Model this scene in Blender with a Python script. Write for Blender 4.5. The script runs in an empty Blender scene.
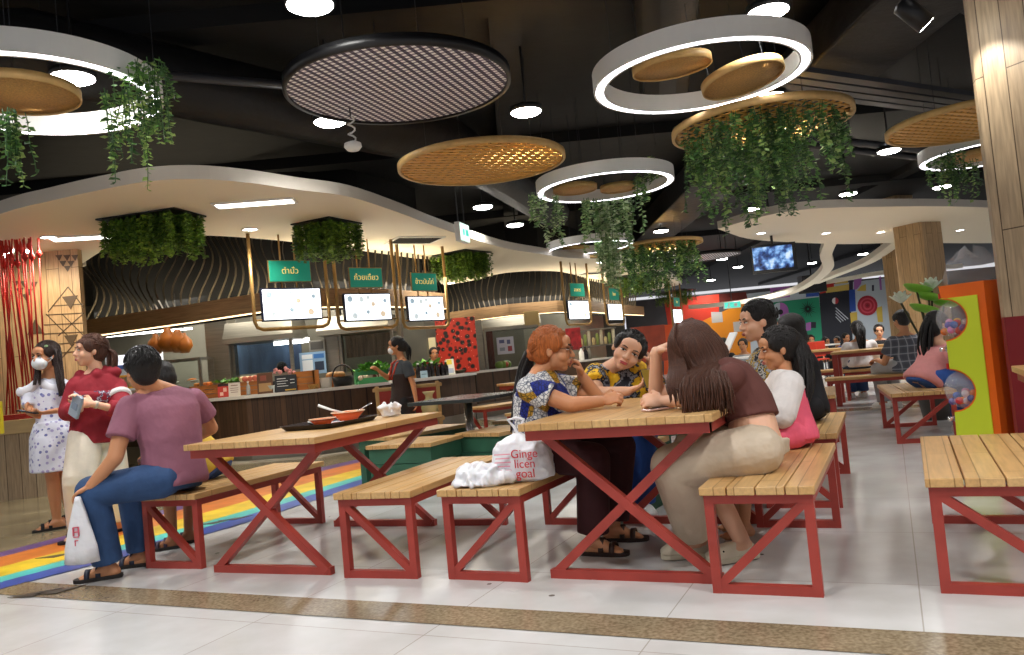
import bpy, bmesh, math, random
from mathutils import Vector as V, Matrix, Euler
rnd = random.Random(7)
SC = bpy.context.scene
COL = SC.collection
# ---------------------------------------------------------------- camera
CAM_H, PITCH, ROLL, FPX = 1.06, 2.4, -5.4, 790.0
cd = bpy.data.cameras.new('camera'); cam = bpy.data.objects.new('camera', cd); COL.objects.link(cam)
CROT = Matrix.Rotation(math.radians(90 + PITCH), 3, 'X') @ Matrix.Rotation(math.radians(ROLL), 3, 'Z')
cam.matrix_world = Matrix.Translation((0, 0, CAM_H)) @ CROT.to_4x4()
cd.sensor_width = 36.0; cd.lens = FPX / 1024 * 36.0; cd.clip_start = .05; cd.clip_end = 200
SC.camera = cam
# ---------------------------------------------------------------- world + exposure
wd = bpy.data.worlds.new('world'); SC.world = wd; wd.use_nodes = True
bg = wd.node_tree.nodes['Background']; bg.inputs[0].default_value = (.95, .95, 1, 1); bg.inputs[1].default_value = .85
SC.view_settings.view_transform = 'Standard'; SC.view_settings.look = 'None'
SC.view_settings.gamma = 1.0; SC.view_settings.use_curve_mapping = False
SC.view_settings.exposure = -0.1
SPOT_W, RING_E, LENS_E, STRIP_E = 210.0, 9.0, 40.0, 3.0
# ---------------------------------------------------------------- measuring helpers (camera survey of the photograph)
def _ray(x, y): return CROT @ V(((x - 512) / FPX, -(y - 327.5) / FPX, -1.0))
def at(x, y, Y):
    d = _ray(x, y); t = Y / d.y; return V((d.x * t, Y, CAM_H + d.z * t))
def atz(x, y, z):
    d = _ray(x, y); t = (z - CAM_H) / d.z; return V((d.x * t, d.y * t, z))
# ---------------------------------------------------------------- materials
def lin(c): return c / 12.92 if c <= .04045 else ((c + .055) / 1.055) ** 2.4
def rgb(h):
    h = h.lstrip('#'); return tuple(lin(int(h[i:i + 2], 16) / 255) for i in (0, 2, 4)) + (1,)
MATS = {}
def mat(name, col='#808080', rough=.5, metal=0, emit=0, bump=0, bscale=40, var=0, vscale=6, stretch=(1, 1, 1), alpha=1, trans=0, ior=1.45, coat=0, sub=0):
    if name in MATS: return MATS[name]
    m = bpy.data.materials.new(name); m.use_nodes = True; MATS[name] = m
    nt = m.node_tree; b = nt.nodes['Principled BSDF']; c = rgb(col)
    b.inputs['Base Color'].default_value = c; b.inputs['Roughness'].default_value = rough
    b.inputs['Metallic'].default_value = metal; b.inputs['IOR'].default_value = ior
    if coat: b.inputs['Coat Weight'].default_value = coat
    if sub:
        b.inputs['Subsurface Weight'].default_value = sub; b.inputs['Subsurface Radius'].default_value = (.012, .005, .003); b.inputs['Subsurface Scale'].default_value = 1
    if alpha < 1: b.inputs['Alpha'].default_value = alpha
    if trans: b.inputs['Transmission Weight'].default_value = trans
    if emit:
        b.inputs['Emission Color'].default_value = c; b.inputs['Emission Strength'].default_value = emit
    if bump or var:
        tc = nt.nodes.new('ShaderNodeTexCoord'); mp = nt.nodes.new('ShaderNodeMapping'); mp.inputs['Scale'].default_value = stretch
        nt.links.new(tc.outputs['Object'], mp.inputs[0])
    if var:
        n = nt.nodes.new('ShaderNodeTexNoise'); n.inputs['Scale'].default_value = vscale; n.inputs['Detail'].default_value = 5
        nt.links.new(mp.outputs[0], n.inputs['Vector'])
        r = nt.nodes.new('ShaderNodeMapRange'); r.inputs[1].default_value = .3; r.inputs[2].default_value = .7; r.inputs[3].default_value = 1 - var; r.inputs[4].default_value = 1 + var
        nt.links.new(n.outputs['Fac'], r.inputs[0])
        mx = nt.nodes.new('ShaderNodeVectorMath'); mx.operation = 'SCALE'; mx.inputs[0].default_value = c[:3]
        nt.links.new(r.outputs[0], mx.inputs['Scale']); nt.links.new(mx.outputs[0], b.inputs['Base Color'])
    if bump:
        n = nt.nodes.new('ShaderNodeTexNoise'); n.inputs['Scale'].default_value = bscale; n.inputs['Detail'].default_value = 3
        nt.links.new(mp.outputs[0], n.inputs['Vector'])
        bp = nt.nodes.new('ShaderNodeBump'); bp.inputs['Strength'].default_value = bump; bp.inputs['Distance'].default_value = .02
        nt.links.new(n.outputs['Fac'], bp.inputs['Height']); nt.links.new(bp.outputs[0], b.inputs['Normal'])
    return m
def nodes_of(m): return m.node_tree.nodes, m.node_tree.links, m.node_tree.nodes['Principled BSDF']
def coords(m, scale=(1, 1, 1), rot=(0, 0, 0), loc=(0, 0, 0)):
    n, l, b = nodes_of(m); tc = n.new('ShaderNodeTexCoord'); mp = n.new('ShaderNodeMapping')
    mp.inputs['Scale'].default_value = scale; mp.inputs['Rotation'].default_value = rot; mp.inputs['Location'].default_value = loc
    l.new(tc.outputs['Object'], mp.inputs[0]); return mp.outputs[0]
def ramp(m, fac, stops, const=False):
    n, l, b = nodes_of(m); r = n.new('ShaderNodeValToRGB'); e = r.color_ramp.elements
    if const: r.color_ramp.interpolation = 'CONSTANT'
    while len(e) < len(stops): e.new(.5)
    for k, (p, c) in zip(e, stops): k.position = p; k.color = rgb(c)
    l.new(fac, r.inputs[0]); return r.outputs[0]
def mixc(m, fac, a, bcol, mode='MIX'):
    n, l, b = nodes_of(m); x = n.new('ShaderNodeMix'); x.data_type = 'RGBA'; x.blend_type = mode
    if isinstance(fac, (int, float)): x.inputs[0].default_value = fac
    else: l.new(fac, x.inputs[0])
    for s, k in ((a, 6), (bcol, 7)):
        if isinstance(s, str): x.inputs[k].default_value = rgb(s)
        else: l.new(s, x.inputs[k])
    return x.outputs[2]
def tex(m, kind, vec, **kw):
    n, l, b = nodes_of(m); t = n.new('ShaderNodeTex' + kind); l.new(vec, t.inputs['Vector'])
    for k, v in kw.items():
        if hasattr(t, k) and not k[0].isupper(): setattr(t, k, v)
        else: t.inputs[k.replace('_', ' ')].default_value = v
    return t
def setcol(m, sock): nodes_of(m)[1].new(sock, nodes_of(m)[2].inputs['Base Color'])
def plank_wood(name, base, dark, joint, pw=.09, pl=1.4, axis='y', rough=.4, grain=1.0, jw=.004):
    """boards along local x, y or z with grain and thin joints"""
    if name in MATS: return MATS[name]
    m = mat(name, base, rough); n, l, b = nodes_of(m)
    rot = {'y': (0, 0, math.pi / 2), 'x': (0, 0, 0), 'z': (0, math.pi / 2, 0)}[axis]
    v = coords(m, rot=rot)
    if axis == 'z':
        sp = n.new('ShaderNodeSeparateXYZ'); l.new(v, sp.inputs[0]); cb = n.new('ShaderNodeCombineXYZ')
        ad = n.new('ShaderNodeMath'); ad.operation = 'ADD'; l.new(sp.outputs[1], ad.inputs[0]); l.new(sp.outputs[2], ad.inputs[1])
        l.new(sp.outputs[0], cb.inputs[0]); l.new(ad.outputs[0], cb.inputs[1]); v = cb.outputs[0]
    br = tex(m, 'Brick', v, offset=.37, Scale=1.0, Mortar_Size=jw, Brick_Width=pl, Row_Height=pw, Bias=0.0, Color1=rgb(base), Color2=rgb(dark), Mortar=rgb(joint))
    mp = n.new('ShaderNodeMapping'); mp.inputs['Scale'].default_value = (2, 26, 26); l.new(v, mp.inputs[0])
    nz = tex(m, 'Noise', mp.outputs[0], Scale=2.2, Detail=6.0)
    g = ramp(m, nz.outputs['Fac'], [(.3, '#9a9a9a'), (.65, '#ffffff')])
    setcol(m, mixc(m, .55 * grain, br.outputs['Color'], g, 'MULTIPLY'))
    return m
# ---------------------------------------------------------------- geometry collector
class G:
    def __init__(s): s.v = []; s.f = []; s.mi = []; s.cur = 0
    def add(s, vs, fs):
        o = len(s.v); s.v += [tuple(p) for p in vs]; s.f += [tuple(i + o for i in f) for f in fs]; s.mi += [s.cur] * len(fs); return s
    def box(s, c, d, R=None):
        x, y, z = d[0] / 2, d[1] / 2, d[2] / 2; c = V(c)
        vs = [V((a * x, b * y, e * z)) for a in (-1, 1) for b in (-1, 1) for e in (-1, 1)]
        if R is not None: vs = [R @ p for p in vs]
        return s.add([p + c for p in vs], [(0, 1, 3, 2), (4, 6, 7, 5), (0, 4, 5, 1), (2, 3, 7, 6), (0, 2, 6, 4), (1, 5, 7, 3)])
    def bar(s, p, q, w, h, up=(0, 0, 1)):
        p, q = V(p), V(q); d = (q - p); L = d.length; y = d.normalized(); x = y.cross(V(up))
        if x.length < 1e-4: x = y.cross(V((0, 1, 0)))
        x.normalize(); z = x.cross(y); R = Matrix((x, y, z)).transposed(); return s.box((p + q) / 2, (w, L, h), R)
    def loft(s, rings, cap=True, closed=False):
        n = len(rings[0]); vs = [p for r in rings for p in r]; fs = []
        m = len(rings)
        for i in range(m if closed else m - 1):
            for k in range(n):
                a = i * n + k; b = i * n + (k + 1) % n; j = (i + 1) % m
                fs.append((a, b, j * n + (k + 1) % n, j * n + k))
        if cap and not closed:
            fs.append(tuple(range(n - 1, -1, -1))); fs.append(tuple((m - 1) * n + k for k in range(n)))
        return s.add(vs, fs)
    def tube(s, pts, r, seg=8, cap=True):
        pts = [V(p) for p in pts]; rs = r if isinstance(r, (list, tuple)) else [r] * len(pts); rings = []; prev = None
        for i, p in enumerate(pts):
            t = (pts[min(i + 1, len(pts) - 1)] - pts[max(i - 1, 0)]).normalized()
            if prev is None:
                a = t.cross(V((0, 0, 1)));  a = a if a.length > .05 else t.cross(V((0, 1, 0)))
            else: a = prev - t * prev.dot(t)
            a.normalize(); prev = a; b = t.cross(a)
            rings.append([p + (a * math.cos(k * 2 * math.pi / seg) + b * math.sin(k * 2 * math.pi / seg)) * rs[i] for k in range(seg)])
        return s.loft(rings, cap)
    def lathe(s, prof, c=(0, 0, 0), seg=24, R=None, cap=True):
        c = V(c); rings = []
        for r, z in prof:
            ps = [V((r * math.cos(k * 2 * math.pi / seg), r * math.sin(k * 2 * math.pi / seg), z)) for k in range(seg)]
            if R is not None: ps = [R @ p for p in ps]
            rings.append([p + c for p in ps])
        return s.loft(rings, cap)
    def ell(s, c, r, R=None, seg=20, rg=12):
        c = V(c); r = (r, r, r) if isinstance(r, (int, float)) else r; vs = []; fs = []
        for i in range(1, rg):
            th = math.pi * i / rg
            for k in range(seg):
                ph = 2 * math.pi * k / seg; vs.append(V((r[0] * math.sin(th) * math.cos(ph), r[1] * math.sin(th) * math.sin(ph), r[2] * math.cos(th))))
        vs += [V((0, 0, r[2])), V((0, 0, -r[2]))]; t = len(vs) - 2
        for i in range(rg - 2):
            for k in range(seg): fs.append((i * seg + k, (i + 1) * seg + k, (i + 1) * seg + (k + 1) % seg, i * seg + (k + 1) % seg))
        for k in range(seg):
            fs.append((t, k, (k + 1) % seg)); fs.append((t + 1, (rg - 2) * seg + (k + 1) % seg, (rg - 2) * seg + k))
        if R is not None: vs = [R @ p for p in vs]
        return s.add([p + c for p in vs], fs)
    def cone(s, p, q, r1, r2, seg=16, round1=True, round2=True, flat=1.0, side=None):
        """tapered capsule; flat squeezes it across `side`"""
        p, q = V(p), V(q); d = q - p; t = d.normalized() if d.length > 1e-6 else V((0, 0, 1))
        a = V(side) - t * V(side).dot(t) if side is not None else t.cross(V((0, 0, 1)))
        if a.length < .05: a = t.cross(V((0, 1, 0)))
        a.normalize(); b = t.cross(a); rings = []
        def ring(c, r): return [c + (a * math.cos(k * 2 * math.pi / seg) * flat + b * math.sin(k * 2 * math.pi / seg)) * r for k in range(seg)]
        if round1:
            for e in (.15, .5, .8): rings.append(ring(p - t * r1 * math.sqrt(1 - e * e), r1 * e))
        rings.append(ring(p, r1)); rings.append(ring((p + q) / 2, (r1 + r2) / 2)); rings.append(ring(q, r2))
        if round2:
            for e in (.8, .5, .15): rings.append(ring(q + t * r2 * math.sqrt(1 - e * e), r2 * e))
        return s.loft(rings)
    def prism(s, poly, z0, z1, fn=None):
        n = len(poly); vs = [V((x, y, z0)) for x, y in poly] + [V((x, y, z1)) for x, y in poly]
        if fn: vs = [fn(p) for p in vs]
        return s.add(vs, [tuple(range(n - 1, -1, -1)), tuple(range(n, 2 * n))] + [(k, (k + 1) % n, n + (k + 1) % n, n + k) for k in range(n)])
    def build(s, name, mats, parent=None, smooth=False, off=None, loc=None, bevel=0, vox=0, sm=4, deci=0):
        me = bpy.data.meshes.new(name)
        vs = s.v if off is None else [tuple(V(p) - V(off)) for p in s.v]
        me.from_pydata(vs, [], s.f); mats = mats if isinstance(mats, (list, tuple)) else [mats]
        for m in mats: me.materials.append(m)
        if len(mats) > 1: me.polygons.foreach_set('material_index', s.mi)
        bm = bmesh.new(); bm.from_mesh(me); bmesh.ops.recalc_face_normals(bm, faces=bm.faces); bm.to_mesh(me); bm.free()
        o = bpy.data.objects.new(name, me); COL.objects.link(o)
        if vox or bevel:
            if vox:
                r = o.modifiers.new('r', 'REMESH'); r.mode = 'VOXEL'; r.voxel_size = vox
                k = o.modifiers.new('s', 'SMOOTH'); k.factor = .5; k.iterations = sm
            if bevel:
                k = o.modifiers.new('b', 'BEVEL'); k.width = bevel; k.segments = 2; k.limit_method = 'ANGLE'
            dg = bpy.context.evaluated_depsgraph_get(); me2 = bpy.data.meshes.new_from_object(o.evaluated_get(dg))
            o.modifiers.clear(); o.data = me2; bpy.data.meshes.remove(me); me = me2; me.name = name
        if smooth: me.polygons.foreach_set('use_smooth', [True] * len(me.polygons))
        if parent is not None: o.parent = parent
        if loc is not None: o.location = loc
        return o
def tag(o, label, cat, group=None):
    o['label'] = label; o['category'] = cat
    if group: o['group'] = group
    return o
def thing(name, label, cat, loc=(0, 0, 0), rz=0, group=None):
    o = bpy.data.objects.new(name, None); COL.objects.link(o); o.empty_display_size = .1
    o.location = loc; o.rotation_euler = (0, 0, math.radians(rz)); return tag(o, label, cat, group)
def struct(o): o['kind'] = 'structure'; return o
def dup(root, loc, rz=None, label=None, group=None):
    r = root.copy(); COL.objects.link(r); r.location = loc
    if rz is not None: r.rotation_euler = (0, 0, math.radians(rz))
    if label: r['label'] = label
    if group: r['group'] = group
    for ch in list(root.children):
        c = ch.copy(); COL.objects.link(c); c.parent = r
        for g in ch.children:
            d = g.copy(); COL.objects.link(d); d.parent = c
    return r
def catmull(pts, n=8):
    pts = [V(p) for p in pts]; out = []
    for i in range(len(pts) - 1):
        a = pts[max(i - 1, 0)]; b = pts[i]; c = pts[i + 1]; d = pts[min(i + 2, len(pts) - 1)]
        for k in range(n):
            t = k / n; out.append(.5 * ((2 * b) + (c - a) * t + (2 * a - 5 * b + 4 * c - d) * t * t + (3 * b - a - 3 * c + d) * t ** 3))
    return out + [pts[-1]]
# ================================================================ shared materials
white_tile = mat('polished_white_tile', '#d9d6d0', .16)
def _tile():
    m = white_tile; n, l, b = nodes_of(m); v = coords(m, rot=(0, 0, math.radians(25.4)))
    br = tex(m, 'Brick', v, offset=0.0, Scale=1.0, Mortar_Size=.0028, Brick_Width=.9, Row_Height=.9, Color1=rgb('#cdccca'), Color2=rgb('#c4c2c0'), Mortar=rgb('#aaa59d'))
    nz = tex(m, 'Noise', v, Scale=3.0, Detail=6.0); g = ramp(m, nz.outputs['Fac'], [(.3, '#dedbd6'), (.7, '#ffffff')])
    c = mixc(m, .6, br.outputs['Color'], g, 'MULTIPLY')
    sp = tex(m, 'Voronoi', v, Scale=2.3); s2 = tex(m, 'Noise', v, Scale=.8)
    f = n.new('ShaderNodeMath'); f.operation = 'LESS_THAN'; f.inputs[1].default_value = .035; l.new(sp.outputs['Distance'], f.inputs[0])
    c = mixc(m, f.outputs[0], c, '#6a645c'); setcol(m, c)
    rr = n.new('ShaderNodeMapRange'); rr.inputs[3].default_value = .1; rr.inputs[4].default_value = .28; l.new(nz.outputs['Fac'], rr.inputs[0]); l.new(rr.outputs[0], b.inputs['Roughness'])
_tile()
def terrazzo(name, base, d, li):
    m = mat(name, base, .2); v = coords(m); a = tex(m, 'Noise', v, Scale=60.0, Detail=3.0)
    c = ramp(m, a.outputs['Fac'], [(.36, d), (.5, base), (.68, li)]); b2 = tex(m, 'Noise', v, Scale=2.0); g = ramp(m, b2.outputs['Fac'], [(.3, '#d0d0d0'), (.7, '#ffffff')])
    setcol(m, mixc(m, 1.0, c, g, 'MULTIPLY')); return m
brown_band = terrazzo('brown_terrazzo', '#8f7e64', '#7d6c53', '#a39175')
brown_tile = terrazzo('tan_stone_tile', '#93866a', '#857858', '#a0947a')
black_paint = mat('black_ceiling_paint', '#090a0d', .75, bump=.3, bscale=4, var=.4, vscale=1.5)
duct_black = mat('black_duct_wrap', '#121214', .6, bump=.6, bscale=7, var=.3, vscale=2)
cream = mat('cream_plaster', '#ece2cd', .6)
rim_grey = mat('soffit_rim_paint', '#c9c1b4', .5)
oak = plank_wood('oak_cladding', '#c0a076', '#b19167', '#6b5436', .16, 1.7, 'z', .45)
oak_grey = plank_wood('weathered_cladding', '#b6a081', '#9d876b', '#57452f', .15, 1.6, 'z', .5)
dark_planks = plank_wood('dark_counter_planks', '#5c4330', '#443022', '#21160e', .09, 2.4, 'z', .5)
beam_wood = mat('fascia_wood', '#967856', .5, var=.22, vscale=3, stretch=(1, 1, 16))
top_wood = plank_wood('tabletop_planks', '#d2aa72', '#c3965c', '#96703f', .085, .8, 'y', .32, .6, .0025)
red_steel = mat('red_painted_steel', '#9a392f', .4, var=.12, vscale=9)
steel = mat('brushed_steel', '#8d897e', .4, .9, var=.12, vscale=3, stretch=(1, 1, 14))
chrome = mat("chrome", "#e2e2e2", .22, .9)
white_plain = mat('white_satin', '#e9e8e4', .4)
black_plain = mat('black_satin', '#141416', .4)
glass = mat('clear_glass', '#f4fbf8', .03, trans=1.0, ior=1.1)
emit_white = mat('lamp_lens', '#fffdf8', .5, emit=LENS_E)
emit_ring = mat('ring_diffuser', '#f6f4ff', .5, emit=RING_E)
emit_warm = mat('warm_light_strip', '#ffe6b8', .5, emit=STRIP_E)
bamboo = mat('woven_bamboo', '#cf9f5a', .55, bump=.9, bscale=120, var=.2, vscale=60)
bamboo_rim = mat('bamboo_rim', '#c9a468', .5, var=.12, vscale=12)
gold_lattice = mat('rattan_lattice', '#d6a04c', .5, var=.15, vscale=20)
green_paint = mat('green_painted_wood', '#2f5b45', .5, var=.15, vscale=5)
# ================================================================ floor
g = G(); g.box((4, 18, -.1), (50, 60, .2)); struct(g.build('floor', white_tile))
def strip(name, left, right, m, z):
    g = G(); n = len(left); vs = [V((p[0], p[1], z)) for p in left] + [V((p[0], p[1], z)) for p in right]
    g.add(vs, [(i, i + 1, n + i + 1, n + i) for i in range(n - 1)]); g.add([V((p[0], p[1], z - .004)) for p in left] + [V((p[0], p[1], z - .004)) for p in right], [(i, n + i, n + i + 1, i + 1) for i in range(n - 1)])
    return struct(g.build(name, m))
ud = V((.9033, -.4289, 0)); vd = V((.4289, .9033, 0))
def uv(o, a, b): p = V((o[0], o[1], 0)) + ud * a + vd * b; return (p.x, p.y)
O = (-1.40, 4.02)
strip('trim_band', [uv(O, -9, .02), uv(O, 9, .02)], [uv(O, -9, -.21), uv(O, 9, -.21)], brown_band, .003)
O2 = (4.3, 10.4)
strip('trim_band', [uv(O2, -3.2, .25), uv(O2, 9, .25)], [uv(O2, -3.2, -.15), uv(O2, 9, -.15)], brown_band, .003)
# rainbow path painted along the counter aisle
pur = catmull([V((-5.6, 3.0, 0)), V((-4.75, 4.4, 0)), V((-3.93, 5.90, 0)), V((-3.45, 6.95, 0)), V((-3.02, 8.05, 0)), V((-2.62, 9.1, 0)), V((-2.05, 10.05, 0)), V((-.9, 11.3, 0)), V((.6, 12.6, 0))], 8)
blu = catmull([V((-4.85, 2.0, 0)), V((-3.98, 3.4, 0)), V((-3.15, 4.71, 0)), V((-2.69, 5.36, 0)), V((-2.2, 6.2, 0)), V((-1.85, 7.05, 0)), V((-1.3, 8.3, 0)), V((-.2, 9.9, 0)), V((1.3, 11.4, 0))], 8)
fr = [0, .16, .46, .72, .85, 1.0]
for k, (nm, c) in enumerate((('violet', '#6b4f86'), ('orange', '#d97b34'), ('yellow', '#e8c534'), ('teal', '#4fc0b4'), ('blue', '#35509f'))):
    m = mat('floor_paint_' + nm, c, .3, var=.18, vscale=5)
    strip('floor_marking', [a.lerp(b, fr[k]) for a, b in zip(pur, blu)], [a.lerp(b, fr[k + 1]) for a, b in zip(pur, blu)], m, .006)
# tan stone paving between rainbow and counters
strip('floor_tan', [V((-14, 6.5, 0))] + [V((-8.5, 10 + .3 * i, 0)) for i in range(len(pur) - 1)], pur, brown_tile, .0045)
# dark arrow slits set in the path
m = mat('dark_floor_mark', '#4a4238', .4)
for x, y in ((36, 594), (60, 591), (58, 556), (215, 523), (236, 519)):
    p = atz(x, y, 0); g = G()
    g.prism([(p.x - .13, p.y - .05), (p.x + .02, p.y - .08), (p.x + .12, p.y + .07)], .006, .0085); struct(g.build('floor_marking', m))
# ================================================================ ceiling with services
CZ = 4.3
g = G(); g.box((4, 18, CZ + .1), (52, 64, .2)); struct(g.build('ceiling', black_paint))
g = G()
for y in (2.5, 6.8, 11.5, 17, 23): g.box((4, y, CZ - .08), (50, .35, .16))
for x in (-7.5, 0.2, 8.5, 15): g.box((x, 17, CZ - .07), (.3, 60, .14))
struct(g.build('ceiling_beam', black_paint))
def pipe(name, pts, r, m, label, cat, group):
    g = G(); g.tube(pts, r, 10); return tag(g.build(name, m, smooth=True), label, cat, group)
pipe('air_duct', [V((-7, 5.5, 3.80)), V((-3.5, 6.0, 3.80)), V((-.6, 9.5, 3.8)), V((1.0, 15, 3.8))], .31, duct_black, 'fat black wrapped air duct sagging above the cream soffit', 'duct', None)
pipe('air_duct', [V((-1.4, 2.6, 3.86)), V((1.2, 4.6, 3.88)), V((1.9, 8.5, 3.88))], .27, duct_black, 'black wrapped air duct near the top centre, above the checkered disc', 'duct', None)
g = G(); g.box((3.6, 13, 3.85), (.9, 14, .42)); g.box((3.6, 13, 4.18), (.05, 14, .24)); tag(g.build('air_duct', duct_black, bevel=.03), 'square black air duct running back behind the large ivy planter', 'duct')
pm = mat('pipe_grey', '#34353a', .45)
for i, (a, b, r) in enumerate((((3.0, 4.2, 3.75), (9, 9.5, 3.75), .035), ((2.8, 4.6, 3.82), (9, 10.1, 3.82), .035), ((2.4, 5.2, 3.68), (9.2, 11, 3.68), .03), ((-6.5, 4.4, 3.7), (-1.0, 7.4, 3.7), .04), ((-3.6, 3.6, 3.9), (3.5, 6.2, 3.9), .03), ((2.2, 9.0, 3.6), (10, 14, 3.6), .05), ((2.2, 9.5, 3.66), (10, 14.6, 3.66), .05))):
    pipe('ceiling_pipe', [V(a), V(b)], r, pm, ['thin grey pipe crossing the black ceiling behind the big ring lamp', 'thin grey pipe crossing the black ceiling behind the big ring lamp', 'thin grey pipe crossing the black ceiling behind the big ring lamp', 'grey pipe on the black ceiling above the left ring lamp', 'grey pipe on the black ceiling above the checkered disc', 'grey pipe over the ivy planter, towards the columns', 'grey pipe over the ivy planter, towards the columns'][i], 'pipe', 'pipes on the black ceiling')
for i in range(4):
    g = G(); a = V((5.2, 8.6 + .35 * i, 3.5 + .07 * i)); d = V((4.2, 2.4, 0)); g.bar(a - d * .6, a + d, .12, .05); tag(g.build('cable_tray', pm), 'grey metal cable tray in the stack above the large rattan disc by the column', 'cable tray', 'cable trays by the column')
# ================================================================ cream soffits
def soffit(name, outer, inner, z, th=.13):
    poly = [(p[0], p[1]) for p in catmull(outer, 5)] + [(p[0], p[1]) for p in catmull(inner, 5)]
    g = G(); n = len(poly)
    g.add([V((x, y, z)) for x, y in poly], [tuple(range(n))]); g.add([V((x, y, z + th)) for x, y in poly], [tuple(range(n))])
    g.cur = 1; g.add([V((x, y, z)) for x, y in poly] + [V((x, y, z + th)) for x, y in poly], [(k, (k + 1) % n, n + (k + 1) % n, n + k) for k in range(n)])
    return struct(g.build(name, [cream, rim_grey]))
def zz(l): return [V((x, y, 0)) for x, y in l]
soffit('ceiling_soffit', zz([(-12, 12), (-7.0, 9.1), (-4.987, 7.82), (-4.296, 7.5), (-3.694, 7.27), (-3.159, 7.13), (-2.739, 7.22), (-2.381, 7.53), (-2.025, 8.0), (-1.623, 8.53), (-1.241, 9.66), (-.871, 10.97), (-.074, 13.34), (.652, 14.73), (1.29, 15.77), (2.6, 17.2), (4.2, 21.0), (5.6, 25.5)]),
       zz([(4.9, 27), (4.088, 24.53), (2.613, 22.45), (1.654, 19.24), (.977, 17.82), (-.04, 17.36), (-.87, 18.34), (-1.55, 18.4), (-1.21, 14.6), (-1.806, 13.52), (-2.49, 12.3), (-2.875, 11.11), (-3.476, 10.2), (-3.994, 9.73), (-4.506, 9.5), (-5.32, 10.36), (-6.06, 11.2), (-6.577, 11.66), (-12, 14.5)]), 3.0)
soffit('ceiling_soffit', zz([(3.72, 13.65), (4.17, 12.74), (4.70, 12.4), (5.77, 12.68), (8.37, 13.94), (14, 17.5)]), zz([(16, 23), (12.36, 20.8), (9.45, 18.9), (7.73, 18.0), (5.37, 16.06), (4.49, 15.0)]), 3.0)
def ribbon(pts, w):
    c = catmull(pts, 8); g = G(); L = []; Rr = []
    for i, p in enumerate(c):
        t = (c[min(i + 1, len(c) - 1)] - c[max(i - 1, 0)]); s = V((t.y, -t.x, 0)).normalized() * w / 2; L.append(p + s); Rr.append(p - s)
    rings = [[a, b, b + V((0, 0, .14)), a + V((0, 0, .14))] for a, b in zip(L, Rr)]; g.loft(rings); return struct(g.build('ceiling_ribbon', cream))
ribbon([V((7.2, 17.4, 3.0)), at(826, 256, 19.5), at(828, 268, 21), at(815, 281, 23), at(790, 294, 25), at(755, 302, 27), at(715, 307, 28), at(690, 309, 28.5)], .28)
ribbon([V((9.3, 18.6, 3.0)), at(870, 262, 21), at(838, 275, 24), at(815, 284, 26.5)], .3)
ribbon([at(760, 300, 28.8), at(800, 289, 28.8), at(845, 281, 28.8), at(888, 274, 28.8), at(960, 268, 28.8)], .4)
# inset linear lights and black access slots in the soffit
def slot(px, py, w, l, rz, lit=True):
    p = atz(px, py, 2.995); R = Matrix.Rotation(math.radians(rz), 3, 'Z')
    t = thing('soffit_light' if lit else 'soffit_vent', 'placeholder', 'ceiling light' if lit else 'vent', p, rz)
    g = G()
    for sx, sy, dx, dy in ((0, w / 2 + .015, l + .06, .03), (0, -w / 2 - .015, l + .06, .03), (l / 2 + .015, 0, .03, w), (-l / 2 - .015, 0, .03, w)): g.box((sx, sy, -.004), (dx, dy, .02))
    g.build('frame', white_plain, t); g = G(); g.box((0, 0, -.002), (l, w, .01)); g.build('diffuser', mat('slot_diffuser', '#fffaf0', .5, emit=9) if lit else mat('vent_shadow', '#08080a', 1.0), t); return t  # unlit slots get a matte black sheet painting the dark of the hole
slot(93, 237, .22, .9, 12)['label'] = 'white rectangular light set in the cream soffit beside the wooden partition'
slot(255, 203, .2, .8, 5)['label'] = 'white rectangular light set in the cream soffit, above the first menu screen'
slot(415, 240, .5, .7, 30, False)['label'] = 'dark square vent in the cream soffit near the exit sign'
slot(592, 273, .35, .6, 30, False)['label'] = 'small dark vent in the far cream soffit behind the ivy'
def downlight_flush(px, py, z, r, label, group):
    p = atz(px, py, z); t = thing('ceiling_light', label, 'ceiling light', p, 0, group)
    g = G(); g.lathe([(r * 1.2, .01), (r * 1.2, -.012), (r, -.012), (r, .01)], seg=20); g.build('trim_ring', white_plain, t, True)
    g = G(); g.lathe([(r, -.004), (r, .006)], seg=20); g.build('lens', emit_white, t)
    l = bpy.data.lights.new('lamp', 'SPOT'); l.energy = SPOT_W * .55; l.spot_size = 2.2; l.spot_blend = .7; l.shadow_soft_size = .08; l.color = (1, .9, .74)
    o = bpy.data.objects.new('lamp', l); COL.objects.link(o); o.parent = t; o.location = (0, 0, -.04); return t
for x, y, lb in ((49, 237, 'round recessed light in the cream soffit beside the wooden partition'), (250, 229, 'round recessed light in the cream soffit left of the second hanging foliage patch'), (451, 283, 'recessed light in the cream soffit beside the third menu screen'), (600, 262, 'recessed light in the cream soffit under the far ring lamp'),
                 (761, 233, 'recessed light at the near end of the right cream soffit'), (826, 233, 'recessed light in the right cream soffit, above the hanging television'), (881, 232, 'recessed light in the right cream soffit beside the rear wooden column'), (884, 235, ''), (960, 230, 'recessed light in the right cream soffit beyond the rear wooden column')):
    if lb: downlight_flush(x, y, 2.998, .085, lb, 'recessed lights in the cream soffits')
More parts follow.
